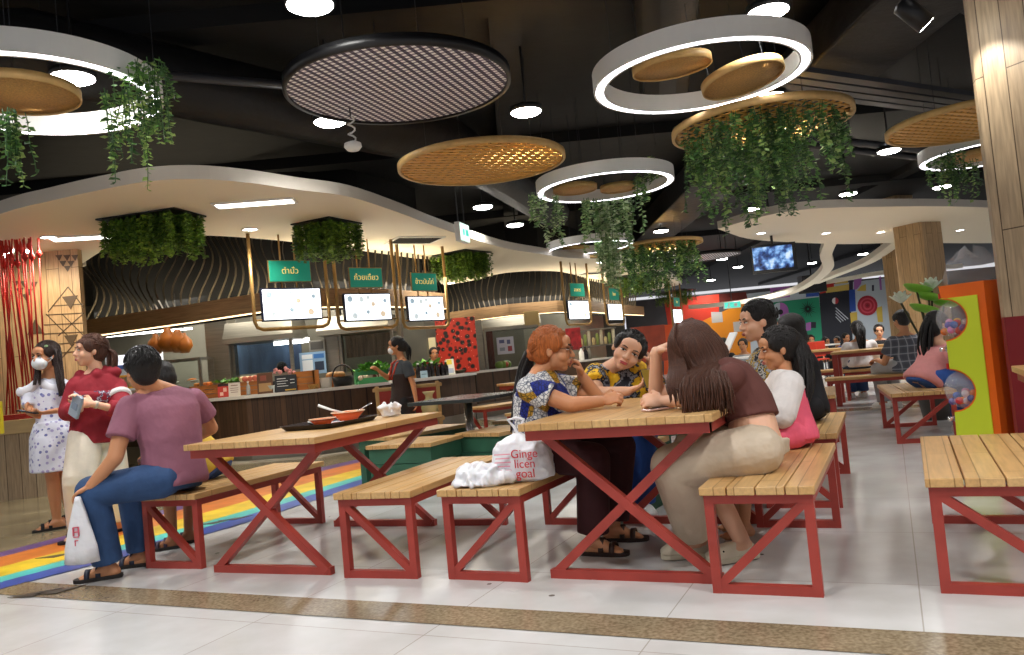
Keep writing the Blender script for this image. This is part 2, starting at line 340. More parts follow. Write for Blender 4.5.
# ================================================================ walls far away
MY = 30.0
mural = {}
def pm_(name, c): return mat('mural_' + name, c, .55)
g = G(); a = at(664, 300, MY); b = at(905, 300, MY); g.box(((a.x + b.x) / 2 + 1.5, MY + .1, 1.45), (b.x - a.x + 6, .2, 2.9)); struct(g.build('wall_back', pm_('grey', '#4a474b')))
def patch(pts, c, d=.01, nm='mural_panel'):
    q = [at(x, y, MY - d) for x, y in pts]; g = G(); n = len(q)
    g.add(q + [p + V((0, d, 0)) for p in q], [tuple(range(n)), tuple(range(2 * n - 1, n - 1, -1))] + [(k, n + k, n + (k + 1) % n, (k + 1) % n) for k in range(n)])
    return g.build(nm, pm_(c, c), WM, off=WM.location)
WM = thing('wall_mural', 'abstract mural of coloured blocks, dots and stripes on the far wall', 'mural', at(800, 340, MY))
patch([(745, 294), (905, 276), (906, 374), (745, 376)], '#b9c3cb', .006); patch([(664, 300), (719, 294), (719, 322), (668, 325)], '#c9361f'); patch([(719, 294), (746, 292), (748, 301), (719, 306)], '#5d1c12', .011); patch([(700, 322), (748, 300), (752, 372), (700, 375)], '#e08a1c', .012); patch([(664, 325), (702, 322), (702, 375), (664, 376)], '#d8541f', .014)
patch([(711, 312), (722, 312), (723, 322), (712, 323)], '#b9b4ae', .02); patch([(733, 322), (744, 321), (745, 331), (734, 332)], '#b9b4ae', .02)
patch([(768, 303), (819, 297), (823, 341), (805, 343), (806, 372), (768, 375)], '#1f8a66')
patch([(819, 293), (850, 290), (853, 345), (823, 347)], '#20222c', .012); patch([(823, 347), (853, 345), (856, 372), (824, 374)], '#20222c', .011)
patch([(770, 288), (790, 286), (790, 297), (771, 299)], '#a463ad', .014); patch([(773, 291), (789, 289), (789, 294), (773, 296)], '#2a1f38', .02)
patch([(806, 290), (819, 289), (819, 296), (806, 297)], '#2b4da0', .014); patch([(820, 287), (826, 282), (834, 281), (834, 287), (827, 292), (820, 294)], '#c53026', .014)
patch([(826, 288), (849, 284), (849, 290), (826, 293)], '#d0b25a', .016); patch([(835, 281), (848, 280), (848, 283), (835, 284)], '#d0b25a', .015)
patch([(796, 287), (801, 286), (801, 290), (796, 290)], '#d0b25a', .015)
patch([(849, 281), (853, 280), (853, 290), (849, 290)], '#2b2438', .013); patch([(849, 290), (855, 289), (856, 311), (850, 312)], '#2b4da0', .013)
patch([(854, 278), (862, 278), (861, 284), (857, 289), (854, 290)], '#a463ad', .013); patch([(857, 291), (861, 286), (866, 284), (866, 291)], '#cdb04e', .013)
patch([(879, 277), (881, 276), (882, 290), (880, 290)], '#a463ad', .013); patch([(872, 285), (874, 285), (874, 291), (872, 291)], '#26223a', .015)
patch([(850, 313), (857, 312), (858, 330), (852, 331)], '#cdb04e', .013); patch([(876, 308), (882, 306), (883, 322), (878, 322)], '#cdb04e', .013)
patch([(806, 323), (811, 322), (811, 330), (806, 331)], '#a463ad', .014); patch([(811, 322), (816, 322), (816, 328), (811, 328)], '#241f30', .015)
def blob(cx, cy, r, c, d, a0=0, a1=360, sy=1.0):
    pts = [(cx + r * math.cos(math.radians(a0 + (a1 - a0) * k / 24)), cy + sy * r * math.sin(math.radians(a0 + (a1 - a0) * k / 24))) for k in range(24 if a1 - a0 >= 360 else 25)]; return patch(pts, c, d)
blob(780, 311, 8.5, '#b6c2cc', .016, 90, 270); blob(780, 311, 8.5, '#a463ad', .017, -90, 90); patch([(780, 312), (788.5, 311), (794, 330), (790, 334), (780, 322)], '#a463ad', .015)
blob(780.5, 312, 2.6, '#16161c', .03)
for r, c, d in ((10, '#a32536', .02), (7.8, '#c8495a', .024), (6.2, '#a32536', .028), (4.4, '#c8495a', .032), (2.8, '#a32536', .036), (1.4, '#7c1626', .04)): blob(867.5, 305.5, r, c, d)
blob(835.3, 300.8, 3.2, '#d9d9d9', .02, 90, 270); blob(835.3, 300.8, 3.2, '#b3303a', .021, -90, 90)
for k in range(4): patch([(835.5, 308 + k * 3), (836.0, 307.4 + k * 3), (848.5 - k * 2.4, 318.6 + k * 1.1), (848.0 - k * 2.4, 319.3 + k * 1.1)], '#b9c1cb', .02)
for k in range(18):
    a = k * math.pi / 9 + .1; r0 = 9.5 if k % 2 else 7.5
    patch([(808 + 1.2 * math.cos(a + .5), 309 + 1.2 * math.sin(a + .5)), (808 + r0 * math.cos(a), 309 + r0 * math.sin(a)), (808 + 1.2 * math.cos(a - .5), 309 + 1.2 * math.sin(a - .5))], '#14221e', .018)
for k in range(7): patch([(799, 319 + k * 2.5), (801.6, 318.6 + k * 2.5), (801.6, 320.3 + k * 2.5), (799, 320.7 + k * 2.5)], '#cfe0d8', .018)
g = G(); g.box((20, 24, 2.15), (.2, 14, 4.3)); struct(g.build('wall_right', mat('far_grey_wall', '#5d5347', .7)))
g = G(); g.box((-9.0, 16.5, 2.15), (.2, 16, 4.3)); struct(g.build('wall_left', mat('kitchen_grey', '#57544c', .6)))
g = G(); g.box((-2.6, 27.5, 2.15), (13, .2, 4.3)); struct(g.build('wall_kitchen', MATS['kitchen_grey']))
# ================================================================ wooden columns
def column(name, cx, cy, s, rz, z1, red=0.0, m=oak):
    c = .18 * s; R = Matrix.Rotation(math.radians(rz), 3, 'Z'); poly = []
    for sx, sy in ((-1, -1), (1, -1), (1, 1), (-1, 1)):
        a = (sx * s, sy * (s - c)); b = (sx * (s - c), sy * s); poly += [a, b] if sx * sy > 0 else [b, a]
    g = G(); g.prism(poly, red, z1)
    if red: g.cur = 1; g.prism([(x * 1.003, y * 1.003) for x, y in poly], 0, red)
    o = struct(g.build(name, [m, mat('dark_red_wainscot', '#7c1f24', .45)])); o.location = (cx, cy, 0); o.rotation_euler = (0, 0, math.radians(rz)); return o
column('column', 3.63, 5.0, .36, 24, CZ, 1.04, oak_grey)
column('column', at(934, 330, 15.5).x, 15.7, .33, 24, 3.02, 0, oak)
column('column', at(913, 330, 20).x, 20.2, .33, 24, CZ, 0, oak)
# ================================================================ benches and tables
def make_bench(label, L=1.24, W=.44, H=.45, flip=False, group='red framed wooden benches'):
    t = thing('bench', label, 'bench', group=group); s = .039; th = .035
    g = G()
    for k in range(4):
        w = (W + .03) / 4; g.box((-(W + .03) / 2 + w * (k + .5), 0, H - th / 2), (w - .006, L + .05, th))
    g.build('seat', top_wood, t, bevel=.004)
    g = G()
    for x in (-1, 1): g.box((x * (W / 2 - s / 2), 0, H - th - s / 2), (s, L - 2 * s, s))
    for y in (-1, 1): g.box((0, y * (L / 2 - s / 2), H - th - s / 2), (W, s, s))
    g.build('seat_frame', red_steel, t)
    for y in (-1, 1):
        for x in (-1, 1):
            g = G(); g.box((x * (W / 2 - s / 2), y * (L / 2 - s / 2), (H - th - s) / 2), (s, s, H - th - s)); g.build('leg', red_steel, t)
        g = G(); g.box((0, y * (L / 2 - s / 2), s / 2), (W - 2 * s, s * .9, s)); g.build('foot_rail', red_steel, t)
        f = -1 if flip else 1
        g = G(); g.bar((-f * (W / 2 - s), y * (L / 2 - s / 2), H - th - s), (f * (W / 2 - s), y * (L / 2 - s / 2), s), .035, .035, up=(0, 1, 0)); g.build('brace', red_steel, t)
    return t
def make_table(label, L=1.42, W=.92, H=.755, X=True, group='red framed wooden tables'):
    t = thing('dining_table', label, 'table', group=group); s = .05; th = .035; LB = 1.16
    g = G(); g.box((0, 0, H - th / 2), (W, L, th)); g.build('tabletop', top_wood, t, bevel=.004)
    g = G()
    for x in (-1, 1): g.box((x * (W / 2 - .045), 0, H - th - .024), (.045, L - .06, .048))
    for y in (-1, 1): g.box((0, y * (L / 2 - .05), H - th - .024), (W - .045, .045, .048))
    g.build('apron', red_steel, t)
    if X:
        for y in (-1, 1):
            yy = y * LB / 2
            for k in (-1, 1):
                g = G(); g.bar((k * (W / 2 - .06), yy + k * .003, H - th - .02), (-k * (W / 2 - .07), yy + k * .003, .02), .042, .042, up=(0, 1, 0)); g.build('leg', red_steel, t)
            g = G(); g.box((0, yy, .021), (W - .1, .04, .042)); g.build('foot_rail', red_steel, t)
    else:
        for x in (-1, 1):
            for y in (-1, 1): g = G(); g.box((x * (W / 2 - .05), y * (L / 2 - .05), (H - th) / 2), (.09, .07, H - th)); g.build('leg', red_steel, t)
    return t
def put(o, c, rz): o.location = (c[0], c[1], 0); o.rotation_euler = (0, 0, math.radians(rz)); return o
def mid(near_mid, rz, d):
    a = math.radians(rz); return (near_mid[0] - math.sin(a) * d, near_mid[1] + math.cos(a) * d)
bA = make_bench('red framed wooden bench under the man in the mauve t-shirt'); put(bA, mid((-2.17, 4.85), -22, .60), -22)
bF = make_bench('wooden bench holding the white carrier bags and the woman in the patterned blouse', flip=True); put(bF, mid((-.228, 3.93), -26, .60), -26)
def cb(src, near, rz, label): o = dup(src, (*mid(near, rz, .60), 0), rz, label); return o
cb(bA, (-.795, 4.165), -21.5, 'empty wooden bench standing between the bowl table and the bench with carrier bags')
cb(bF, (.95, 3.318), -25.6, 'wooden bench under the woman in the brown crop top and the girl')
put(make_bench('empty wooden bench cut off by the right edge of the photo', W=.52, group='red framed wooden benches'), mid((1.81, 3.03), -26.5, .60), -26.5)
cb(bA, (2.80, 7.66), -22, 'empty wooden bench behind the girl in white and pink')
put(make_bench('wooden bench under the woman in the pink top, beside the capsule machine', flip=True, L=1.3, W=.5), mid((3.56, 7.02), -20, .62), -20)
tA = make_table('wooden table with red X legs carrying the tray of orange bowls'); put(tA, (-1.243, 5.025), -23)
dup(tA, (.70, 4.22, 0), -25.2, 'wooden table with red X legs that the seated group leans on')
put(make_bench('wooden bench hidden behind the girl, under the man in the dark flowered shirt'), (1.93, 5.42), -25)
# right rear rows, long side across the aisle
def pt(px, py, Y): p = at(px, py, Y); return (p.x, p.y)
tR = make_table('wooden table with square red posts beside the man in the plaid shirt', L=1.9, W=.7, X=False); p = atz(844, 407, 0); put(tR, (p.x + .95, p.y + .02), 64)
bR = make_bench('long wooden bench under the man in the plaid shirt', L=1.8, W=.36); put(bR, (4.85, 9.95), 64)
dup(bR, (5.2, 12.35, 0), 64, 'long wooden bench under the woman in the white blouse'); dup(tR, (5.75, 13.3, 0), 64, 'wooden table in front of the woman in the white blouse')
dup(bR, (5.75, 11.55, 0), 64, 'empty long bench just beyond the plaid man\'s table')
# half seen table far right behind the big column
tE = make_table('small corner of a wooden table poking out past the red column base', L=.8, W=.8); put(tE, (3.08, 4.12), -26)
# left aisle: more benches and tables by the counters
cb(bA, (.0, 9.2), -50, 'empty wooden bench beside the black pedestal table'); dup(tA, (.55, 11.2, 0), -50, 'wooden table near the far counter, behind the orange haired woman')
cb(bA, (-.62, 11.3), -50, 'empty wooden bench along the far counter')
# green box stools with oak lids
def green_box(label, W, L, H, legs=False):
    t = thing('box_stool', label, 'stool', group='green box stools')
    g = G(); n = max(2, round(W / .11))
    for k in range(n): w = (W + .04) / n; g.box((-(W + .04) / 2 + w * (k + .5), 0, H - .017), (w - .005, L + .04, .034))
    g.build('lid', top_wood, t, bevel=.003)
    if not legs:
        g = G()
        for k in range(3): h = (H - .034) / 3; g.box((0, 0, h * (k + .5)), (W - (.006 if k % 2 else 0), L - (.006 if k % 2 else 0), h - .006))
        g.build('box_body', green_paint, t)
    else:
        g = G(); g.box((0, 0, H - .034 - .04), (W, L, .08)); g.build('apron', green_paint, t)
        for x in (-1, 1):
            for y in (-1, 1): g = G(); g.box((x * (W / 2 - .04), y * (L / 2 - .04), (H - .114) / 2), (.08, .08, H - .114)); g.build('leg', green_paint, t)
    return t
p = atz(424, 492, 0); put(green_box('green box stool with an oak lid beside the chrome table leg', .62, .55, .44), (-.95, 7.05), -24)
p = atz(392, 490, 0); put(green_box('green stool on square legs behind the far end of the bowl table', .5, 1.0, .46, True), (-1.08, 7.95), -40)
put(green_box('green box stool with an oak lid just left of the patterned blouse', .5, .6, .45), (-.20, 7.3), -40)
put(green_box('green box stool with an oak lid, second one along from the chrome table leg', .5, .6, .47), (.12, 8.1), -40)
# black topped pedestal table
t = thing('pedestal_table', 'square black topped pedestal table with a shiny chrome column', 'table', (-.50, 7.75, 0), -30)
g = G(); g.box((0, 0, .735), (.75, .95, .035)); g.build('tabletop', mat('black_laminate', '#2b302f', .25, var=.1), t, bevel=.004)
g = G(); g.tube([(0, 0, .03), (0, 0, .72)], .042, 20); g.build('column', chrome, t, True)
g = G(); g.lathe([(.26, 0), (.26, .012), (.06, .04), (.05, .04)], seg=28); g.build('base', chrome, t, True)
# second group: green table and stools behind the front table
t = thing('dining_table', 'green framed table where the woman in yellow leans', 'table', (1.32, 6.05, 0), -25)
g = G(); g.box((0, 0, .74), (.6, 1.1, .03)); g.build('tabletop', green_paint, t, bevel=.003)
for x in (-1, 1):
    for y in (-1, 1): g = G(); g.box((x * .24, y * .48, .3625), (.06, .06, .725)); g.build('leg', green_paint, t)
t = green_box('green box stool with slatted sides seen under the front table', .34, .42, .44); put(t, (.74, 5.42), -30)
put(green_box('green legged bench with an oak top seen through the table legs', .38, .8, .42, True), (1.02, 6.75), -60)
# ================================================================ hanging rings, discs, trays
def wires(t, r, z0, z1, n=3, a0=.4):
    for k in range(n):
        a = a0 + k * 2 * math.pi / n; g = G(); g.tube([(r * math.cos(a), r * math.sin(a), z0), (r * math.cos(a), r * math.sin(a), z1)], .003, 5); g.build('hanging_wire', pm, t)
def ring_lamp(px, py, z, R, label, w=.1, h=.15):
    p = atz(px, py, z); t = thing('ring_lamp', label, 'ceiling lamp', p, 0, 'white ring lamps'); r = R - w
    g = G(); rings = []
    for k in range(64):
        c, s = math.cos(k * math.pi / 32), math.sin(k * math.pi / 32)
        rings.append([V((R * c, R * s, 0)), V((R * c, R * s, h)), V((r * c, r * s, h)), V((r * c, r * s, 0)), V(((r + .018) * c, (r + .018) * s, 0)), V(((r + .018) * c, (r + .018) * s, .012)), V(((R - .018) * c, (R - .018) * s, .012)), V(((R - .018) * c, (R - .018) * s, 0))])
    g.loft(rings, closed=True); g.build('housing', white_plain, t)
    g = G(); rings = []
    for k in range(64):
        c, s = math.cos(k * math.pi / 32), math.sin(k * math.pi / 32); a, b = r + .019, R - .019
        rings.append([V((a * c, a * s, .004)), V((b * c, b * s, .004)), V((b * c, b * s, .01)), V((a * c, a * s, .01))])
    g.loft(rings, closed=True); g.build('diffuser', emit_ring, t)
    wires(t, R - w / 2, h, CZ - z - .01, 4); return t
ring_lamp(700, 80, 3.2, .87, 'large white glowing ring lamp holding two woven trays, above the seated group')
ring_lamp(30, 99, 3.2, .86, 'white glowing ring lamp with trailing ivy at the top left, above the red cords')
ring_lamp(605, 188, 3.1, .86, 'medium white glowing ring lamp beyond the round rattan disc')
ring_lamp(590, 248, 3.1, .84, 'small far ring lamp just over the edge of the cream soffit', .09)
ring_lamp(993, 154, 3.1, .85, 'white ring lamp half hidden by the large wooden column')
def tray(px, py, z, R, label, tilt=(0, 0)):
    p = atz(px, py, z); t = thing('woven_tray', label, 'basket tray', p, 0, 'woven bamboo trays')
    t.rotation_euler = (math.radians(tilt[0]), math.radians(tilt[1]), 0)
    g = G(); g.lathe([(R, 0), (R * .99, .006), (0.02, .012), (.02, .02), (R * .99, .014), (R, .014)], seg=40); g.build('woven_base', bamboo, t, True)
    g = G(); g.lathe([(R, -.012), (R + .012, -.012), (R + .012, .05), (R, .05), (R, -.012)], seg=40, cap=False); g.build('rim', bamboo_rim, t, True)
    wires(t, R * .8, .03, CZ - z - .01, 3, 1.0)
tray(672, 68, 3.24, .30, 'left one of the two woven trays inside the large ring lamp', (4, -3))
tray(743, 80, 3.14, .32, 'woven tray hanging in the right half of the large ring lamp', (-5, -8))
tray(18, 96, 3.15, .37, 'woven tray hanging inside the ring lamp at the top left')
tray(575, 190, 3.16, .27, 'left one of the two woven trays inside the medium ring lamp')
tray(618, 189, 3.16, .22, 'woven tray hanging in the right half of the medium ring lamp')
tray(573, 250, 3.2, .33, 'upper one of the two woven trays at the far ring lamp'); tray(585, 260, 3.02, .33, 'woven tray hanging just below the far ring lamp')
tray(985, 157, 3.16, .45, 'woven tray inside the ring lamp half hidden by the wooden column')
def lattice(t, R, m, n, w, zo, th=.006, ang=0, name='lattice'):
    g = G()
    for d in (0, 1):
        for k in range(n):
            o = -R + 2 * R * (k + .5) / n; h = math.sqrt(max(R * R - o * o, 0)) * .995
            if h < .02: continue
            R3 = Matrix.Rotation(math.radians(ang + d * 90), 3, 'Z'); g.box(R3 @ V((0, o, zo + d * th)), (2 * h, w, th), R3)
    return g.build(name, m, t)
def disc_rim(t, R, m, h, w=.03):
    g = G(); g.lathe([(R, 0), (R + w, 0), (R + w, h), (R, h), (R, 0)], seg=56, cap=False); g.build('rim', m, t, True)
    wires(t, R * .7, .05, CZ - t.location.z - .01, 4)
def rattan(px, py, z, R, label, ang):
    t = thing('rattan_disc', label, 'hanging disc', atz(px, py, z), 0, 'round rattan discs'); disc_rim(t, R, bamboo_rim, .06)
    lattice(t, R, gold_lattice, 17, .055, .02, .008, ang); return t
rattan(482, 166, 3.1, .84, 'round golden rattan disc hanging at the top centre, right below the checkered disc', 20)
rattan(976, 124, 3.1, .85, 'golden rattan disc hanging beside the large wooden column', 25)
# checkered disc
mc = mat('checked_weave', '#b9aaa0', .6)
def _chk():
    m = mc; n, l, b = nodes_of(m); v = coords(m, rot=(0, 0, .35))
    w1 = tex(m, 'Wave', v, Scale=5.0, bands_direction='X'); w2 = tex(m, 'Wave', v, Scale=6.5, bands_direction='Y')
    a = ramp(m, w1.outputs['Fac'], [(.0, '#5e5870'), (.5, '#ffffff')], True); c = ramp(m, w2.outputs['Fac'], [(.0, '#9c96a6'), (.5, '#ffffff')], True)
    setcol(m, mixc(m, 1.0, a, c, 'MULTIPLY'))
_chk()
def checked(px, py, z, R, label):
    t = thing('checkered_disc', label, 'hanging disc', atz(px, py, z), 0, 'checkered woven discs')
    disc_rim(t, R, black_plain, .085, .03); g = G(); g.lathe([(R, .02), (R, .035)], seg=56); g.build('woven_panel', mc, t)
checked(399, 90, 3.3, .87, 'large disc of dark and pale checks with a black rim at the top centre')
checked(704, 258, 3.3, .92, 'far checkered disc half hidden behind the smaller ivy planter')
# ---------------------------------------------------------------- ivy
ivy = [mat('ivy_leaf_' + a, c, .45, var=.35, vscale=3) for a, c in (('dark', '#42683a'), ('mid', '#64924a'), ('light', '#9dbd6c'))]
ivy_grey = [mat('ivy_frost_' + a, c, .5, var=.3, vscale=3) for a, c in (('a', '#6a9058'), ('b', '#a5c088'), ('c', '#cadbb4'))]
moss = [mat('fern_' + a, c, .55, var=.3, vscale=4) for a, c in (('a', '#446620'), ('b', '#638628'), ('c', '#82a63c'))]
def leaf(g, p, d, n, L, W):
    s = d.cross(n); s = s.normalized() if s.length > .01 else V((1, 0, 0))
    g.add([p, p + d * L * .45 + s * W, p + d * L, p + d * L * .45 - s * W, p + d * L * .45 - n * W * .35], [(0, 1, 4), (1, 2, 4), (2, 3, 4), (3, 0, 4)])
def strand(g, p, L, leafL=.05, step=.028, sway=.05, droop=None):
    q = V(p); d = V((rnd.uniform(-1, 1), rnd.uniform(-1, 1), -2.5)).normalized() if droop is None else droop; pts = [q.copy()]; k = 0; n = int(L / step)
    base = rnd.choice((0, 0, 1, 1, 1, 2))
    for i in range(n):
        d = (d + V((rnd.uniform(-1, 1) * sway * 4, rnd.uniform(-1, 1) * sway * 4, -.35))).normalized(); q = q + d * step; pts.append(q.copy())
        for c in range(rnd.choice((1, 2, 2))):
            a = rnd.uniform(0, 6.283); dd = V((math.cos(a), math.sin(a), rnd.uniform(-.9, .1))).normalized(); nn = V((rnd.uniform(-.5, .5), rnd.uniform(-.5, .5), 1)).normalized()
            g.cur = min(2, max(0, base + rnd.choice((-1, 0, 0, 0, 1)))); l = leafL * rnd.uniform(.6, 1.25); leaf(g, q, dd, nn, l, l * .4)
    g.cur = 0; g.tube(pts[::2] + [pts[-1]], .003, 4)
def planter(px, py, z, R, n, Lr, label, lf):
    t = thing('hanging_planter', label, 'hanging plant', atz(px, py, z), 0, 'ivy planters on rattan discs'); disc_rim(t, R, bamboo_rim, .065, .03)
    lattice(t, R, gold_lattice, 16, .035, .05, .008, 35)
    g = G()
    for k in range(n):
        a = rnd.uniform(0, 6.283); r = R * .93 * math.sqrt(rnd.random()); strand(g, V((r * math.cos(a), r * math.sin(a), .03)), rnd.uniform(*Lr) * (.5 + .5 * abs(math.sin(3.5 * r * math.cos(a) / R + 2.2 * math.sin(a)))), lf * rnd.uniform(.8, 1.25), sway=.07)
    g.build('ivy_foliage', ivy, t); return t
planter(761, 128, 3.1, .83, 165, (.35, 1.05), 'large round planter thick with trailing green ivy, right of the big ring lamp', .06)
planter(659, 247, 3.1, .86, 110, (.45, 1.05), 'smaller ivy planter with an orange rim, hanging behind the big one', .07)
def vine(name, label, base, specs, ms, lf=.045):
    t = tag(bpy.data.objects.new(name, None), label, 'hanging plant', 'trailing ivy on ring lamps'); COL.objects.link(t); t.location = base
    g = G()
    for dx, dy, dz, L, n in specs:
        for k in range(n): strand(g, V((dx + rnd.uniform(-.1, .1), dy + rnd.uniform(-.1, .1), dz)), L * rnd.uniform(.5, 1.05), lf, sway=.04)
    g.build('ivy_foliage', ms, t); return t
def vine_at(label, pts, ms, lf=.045):
    b = at(*pts[0][:3]); vine('trailing_ivy', label, b, [(*(at(x, y, Y) - b), L, n) for x, y, Y, L, n in pts], ms, lf)
vine_at('thick trailing ivy hanging over the right rim of the top left ring lamp', [(150, 62, 5.2, .55, 16), (135, 68, 5.2, .5, 8), (118, 92, 4.7, .62, 10), (150, 100, 5.1, .4, 8)], ivy)
vine_at('ivy spray hanging at the left photo edge below the top left woven tray', [(4, 113, 4.5, .38, 10), (12, 112, 4.5, .45, 8)], ivy, .04)
vine_at('greyish ivy strands on the left rim of the medium ring lamp', [(535, 192, 9.4, .5, 6), (550, 196, 9.3, .65, 7)], ivy_grey, .06)
vine_at('long greyish ivy curtain below the middle of the medium ring lamp', [(592, 198, 8.7, .6, 10), (604, 200, 8.7, 1.0, 12), (618, 198, 8.7, .8, 9), (630, 196, 8.8, .5, 6)], ivy_grey, .06)
vine_at('ivy on the right rim of the medium ring lamp', [(645, 158, 9.9, .35, 9), (640, 176, 9.6, .4, 7), (655, 168, 9.8, .2, 5)], ivy, .055)
vine_at('ivy trailing from the far ring lamp', [(598, 240, 14.6, .6, 8), (610, 240, 14.6, .9, 10), (604, 252, 14.6, .6, 8)], ivy_grey, .08)
vine_at('ivy hanging from the ring lamp beside the large wooden column', [(935, 158, 9.0, .45, 8), (948, 152, 9.2, .6, 9), (958, 148, 9.3, .6, 9), (965, 160, 9.2, .5, 8)], ivy, .05)
# foliage patches growing out of dark recesses in the soffit
def moss_patch(cx, cy, w, l, rz, L, label, n):
    t = thing('foliage_patch', label, 'hanging plant', (cx, cy, 2.99), rz, 'foliage patches in the soffit')
    g = G(); g.box((0, 0, 0), (w * .96, l * .96, .016)); g.build('backing_tray', black_plain, t)
    g = G()
    for k in range(n): strand(g, V((rnd.uniform(-w, w) / 2, rnd.uniform(-l, l) / 2, -.01)), L * rnd.uniform(.5, 1.1), .055, .02, .025)
    g.build('foliage', moss, t)
def mp(px, py): p = atz(px, py, 2.99); return p.x, p.y
moss_patch(*mp(152, 218), 1.0, .6, -12, .42, 'green fern patch hanging from the soffit above the woman in the red hoodie', 240)
moss_patch(*mp(327, 224), .62, .7, -25, .42, 'green fern patch hanging from the soffit between the first two menu screens', 240)
moss_patch(*mp(462, 254), .75, .8, -35, .42, 'green fern patch hanging from the soffit right of the third menu screen', 240)
moss_patch(*mp(640, 276), 1.3, 1.5, -35, .45, 'green fern patch on the far soffit above the menu screens', 170)
moss_patch(*mp(676, 291), 1.2, 1.2, -35, .5, 'far fern patch on the soffit beside the red wall', 110)
# ---------------------------------------------------------------- pendant downlights
def pendant(px, py, z, label, r=.15, E=1.0, spot=2.4):
    p = atz(px, py, z); t = thing('downlight', label, 'ceiling light', p, 0, 'round downlights on the black ceiling')
    g = G(); g.lathe([(r * .98, .0), (r * 1.08, .0), (r * 1.08, .05), (.05, .08), (.05, .03), (r * .86, .025)], seg=24, cap=False); g.build('housing', black_plain, t, True)
    g = G(); g.lathe([(r * .8, -.022), (r * 1.0, -.006), (r * 1.0, .006)], seg=24); g.build('lens', emit_white, t)
    g = G(); g.tube([(0, 0, .08), (0, 0, CZ - z)], .012, 8); g.build('stem', black_plain, t)
    l = bpy.data.lights.new('lamp', 'SPOT'); l.energy = SPOT_W * E; l.spot_size = spot; l.spot_blend = .6; l.shadow_soft_size = r; l.color = (1, .985, .97)
    o = bpy.data.objects.new('lamp', l); COL.objects.link(o); o.parent = t; o.location = (0, 0, -.03); return t
for x, y, lb in ((310, 5, 'large bright downlight at the very top, left of centre'), (73, 78, 'bright downlight seen through the top left ring lamp'), (768, 12, 'bright downlight at the top, behind the big ring lamp'), (330, 122, 'downlight just below the left edge of the checkered disc'),
    (526, 112, 'downlight just above the golden rattan disc'), (483, 207, 'downlight below the golden rattan disc, above the exit sign'), (515, 225, 'small downlight beyond the rattan disc, right of the exit sign'), (889, 151, 'downlight just left of the rattan disc by the column'), (848, 194, 'small downlight beyond the right end of the big ivy planter'),
    (770, 97, 'downlight peeping over the rim of the big ivy planter'), (752, 209, 'small downlight under the big ivy planter'), (661, 231, 'small downlight under the ivy of the medium ring lamp'), (942, 187, 'downlight seen through the ivy beside the wooden column'), (722, 259, 'small far downlight in front of the far checkered disc'), (738, 267, 'small far downlight left of the hanging television'), (711, 280, 'small far downlight above the red wall'), (812, 263, 'small far downlight right of the hanging television'), (863, 254, 'small far downlight beside the curved cream ribbon')):
    pendant(x, y, 3.5 if y < 245 else 3.35, lb, .15, 1.0 if y < 200 else 1.3)
# rows out of the photo that light the front of the hall
for x, y in ((-3.2, 3.2), (-.4, 2.2), (2.2, 1.6), (4.4, 2.6), (-5.5, 5.4), (-1.6, -.3), (1.4, -.6), (4.0, -.2), (6.5, 5), (-4, 0)):
    l = bpy.data.lights.new('mall_lamp', 'SPOT'); l.energy = SPOT_W * 1.0; l.spot_size = 2.4; l.spot_blend = .6; l.shadow_soft_size = .14; l.color = (1, .985, .975)
    o = bpy.data.objects.new('mall_lamp', l); COL.objects.link(o); o.location = (x, y, 3.6)
for x, y, z in ((6.5, 12, 2.9), (8, 16, 2.9), (11, 22, 3.2), (8, 26, 3.2), (13, 27, 3.2)):  # bare lamps without fixtures, added to brighten the rear hall and column
    l = bpy.data.lights.new('hall_fill_lamp', 'SPOT'); l.energy = SPOT_W * 1.6; l.spot_size = 2.5; l.spot_blend = .6; l.shadow_soft_size = .14; l.color = (1, .985, .975)
    o = bpy.data.objects.new('hall_fill_lamp', l); COL.objects.link(o); o.location = (x, y, z)
# spotlight that washes the big column
def spotlight(loc, target, label, E):
    t = thing('spotlight', label, 'spotlight', loc); d = (V(target) - V(loc)).normalized(); R = d.to_track_quat('-Z', 'Y').to_matrix()
    g = G(); g.lathe([(.04, .0), (.065, -.005), (.065, .2), (.03, .22)], seg=20, R=R, cap=False); g.build('housing', black_plain, t, True)
    g = G(); g.lathe([(.055, -.007), (.055, .003)], seg=20, R=R); g.build('lens', emit_white, t)
    g = G(); g.tube([R @ V((0, 0, .1)), V((0, 0, CZ - loc[2]))], .01, 6); g.build('stem', black_plain, t)
    l = bpy.data.lights.new('lamp', 'SPOT'); l.energy = E; l.spot_size = .9; l.spot_blend = .3; l.shadow_soft_size = .04; l.color = (1, .95, .86)
    o = bpy.data.objects.new('lamp', l); COL.objects.link(o); o.parent = t; o.rotation_euler = R.to_euler(); o.location = d * .03
p = at(926, 24, 5.0); spotlight((p.x, 5.0, p.z), (3.45, 4.95, 2.3), 'black tilted spotlight at the top right aimed at the wooden column', 40)
p = at(1010, -40, 4.2); spotlight((2.75, 4.2, 3.95), (3.4, 4.8, 1.6), 'black spotlight in front of the column, above the photo edge', 28)
# emergency lamp with coiled cable
p = at(353, 147, 6.6); t = thing('ceiling_sensor', 'small white round sensor dangling on a coiled cable below the checkered disc', 'sensor', p)
g = G(); g.lathe([(.02, .05), (.07, .03), (.075, 0), (.05, -.03), (.01, -.035)], seg=20); g.build('dome', white_plain, t, True)
g = G(); g.tube([V((.03 * math.sin(k * .9), .03 * math.cos(k * .9), .05 + k * .012)) for k in range(18)], .008, 6); g.build('coiled_cable', mat('cable_white', '#cfcfcf', .5), t, True)
g = G(); g.tube([(0, 0, .25), (0, 0, CZ - p.z)], .006, 6); g.build('suspension_wire', pm, t)
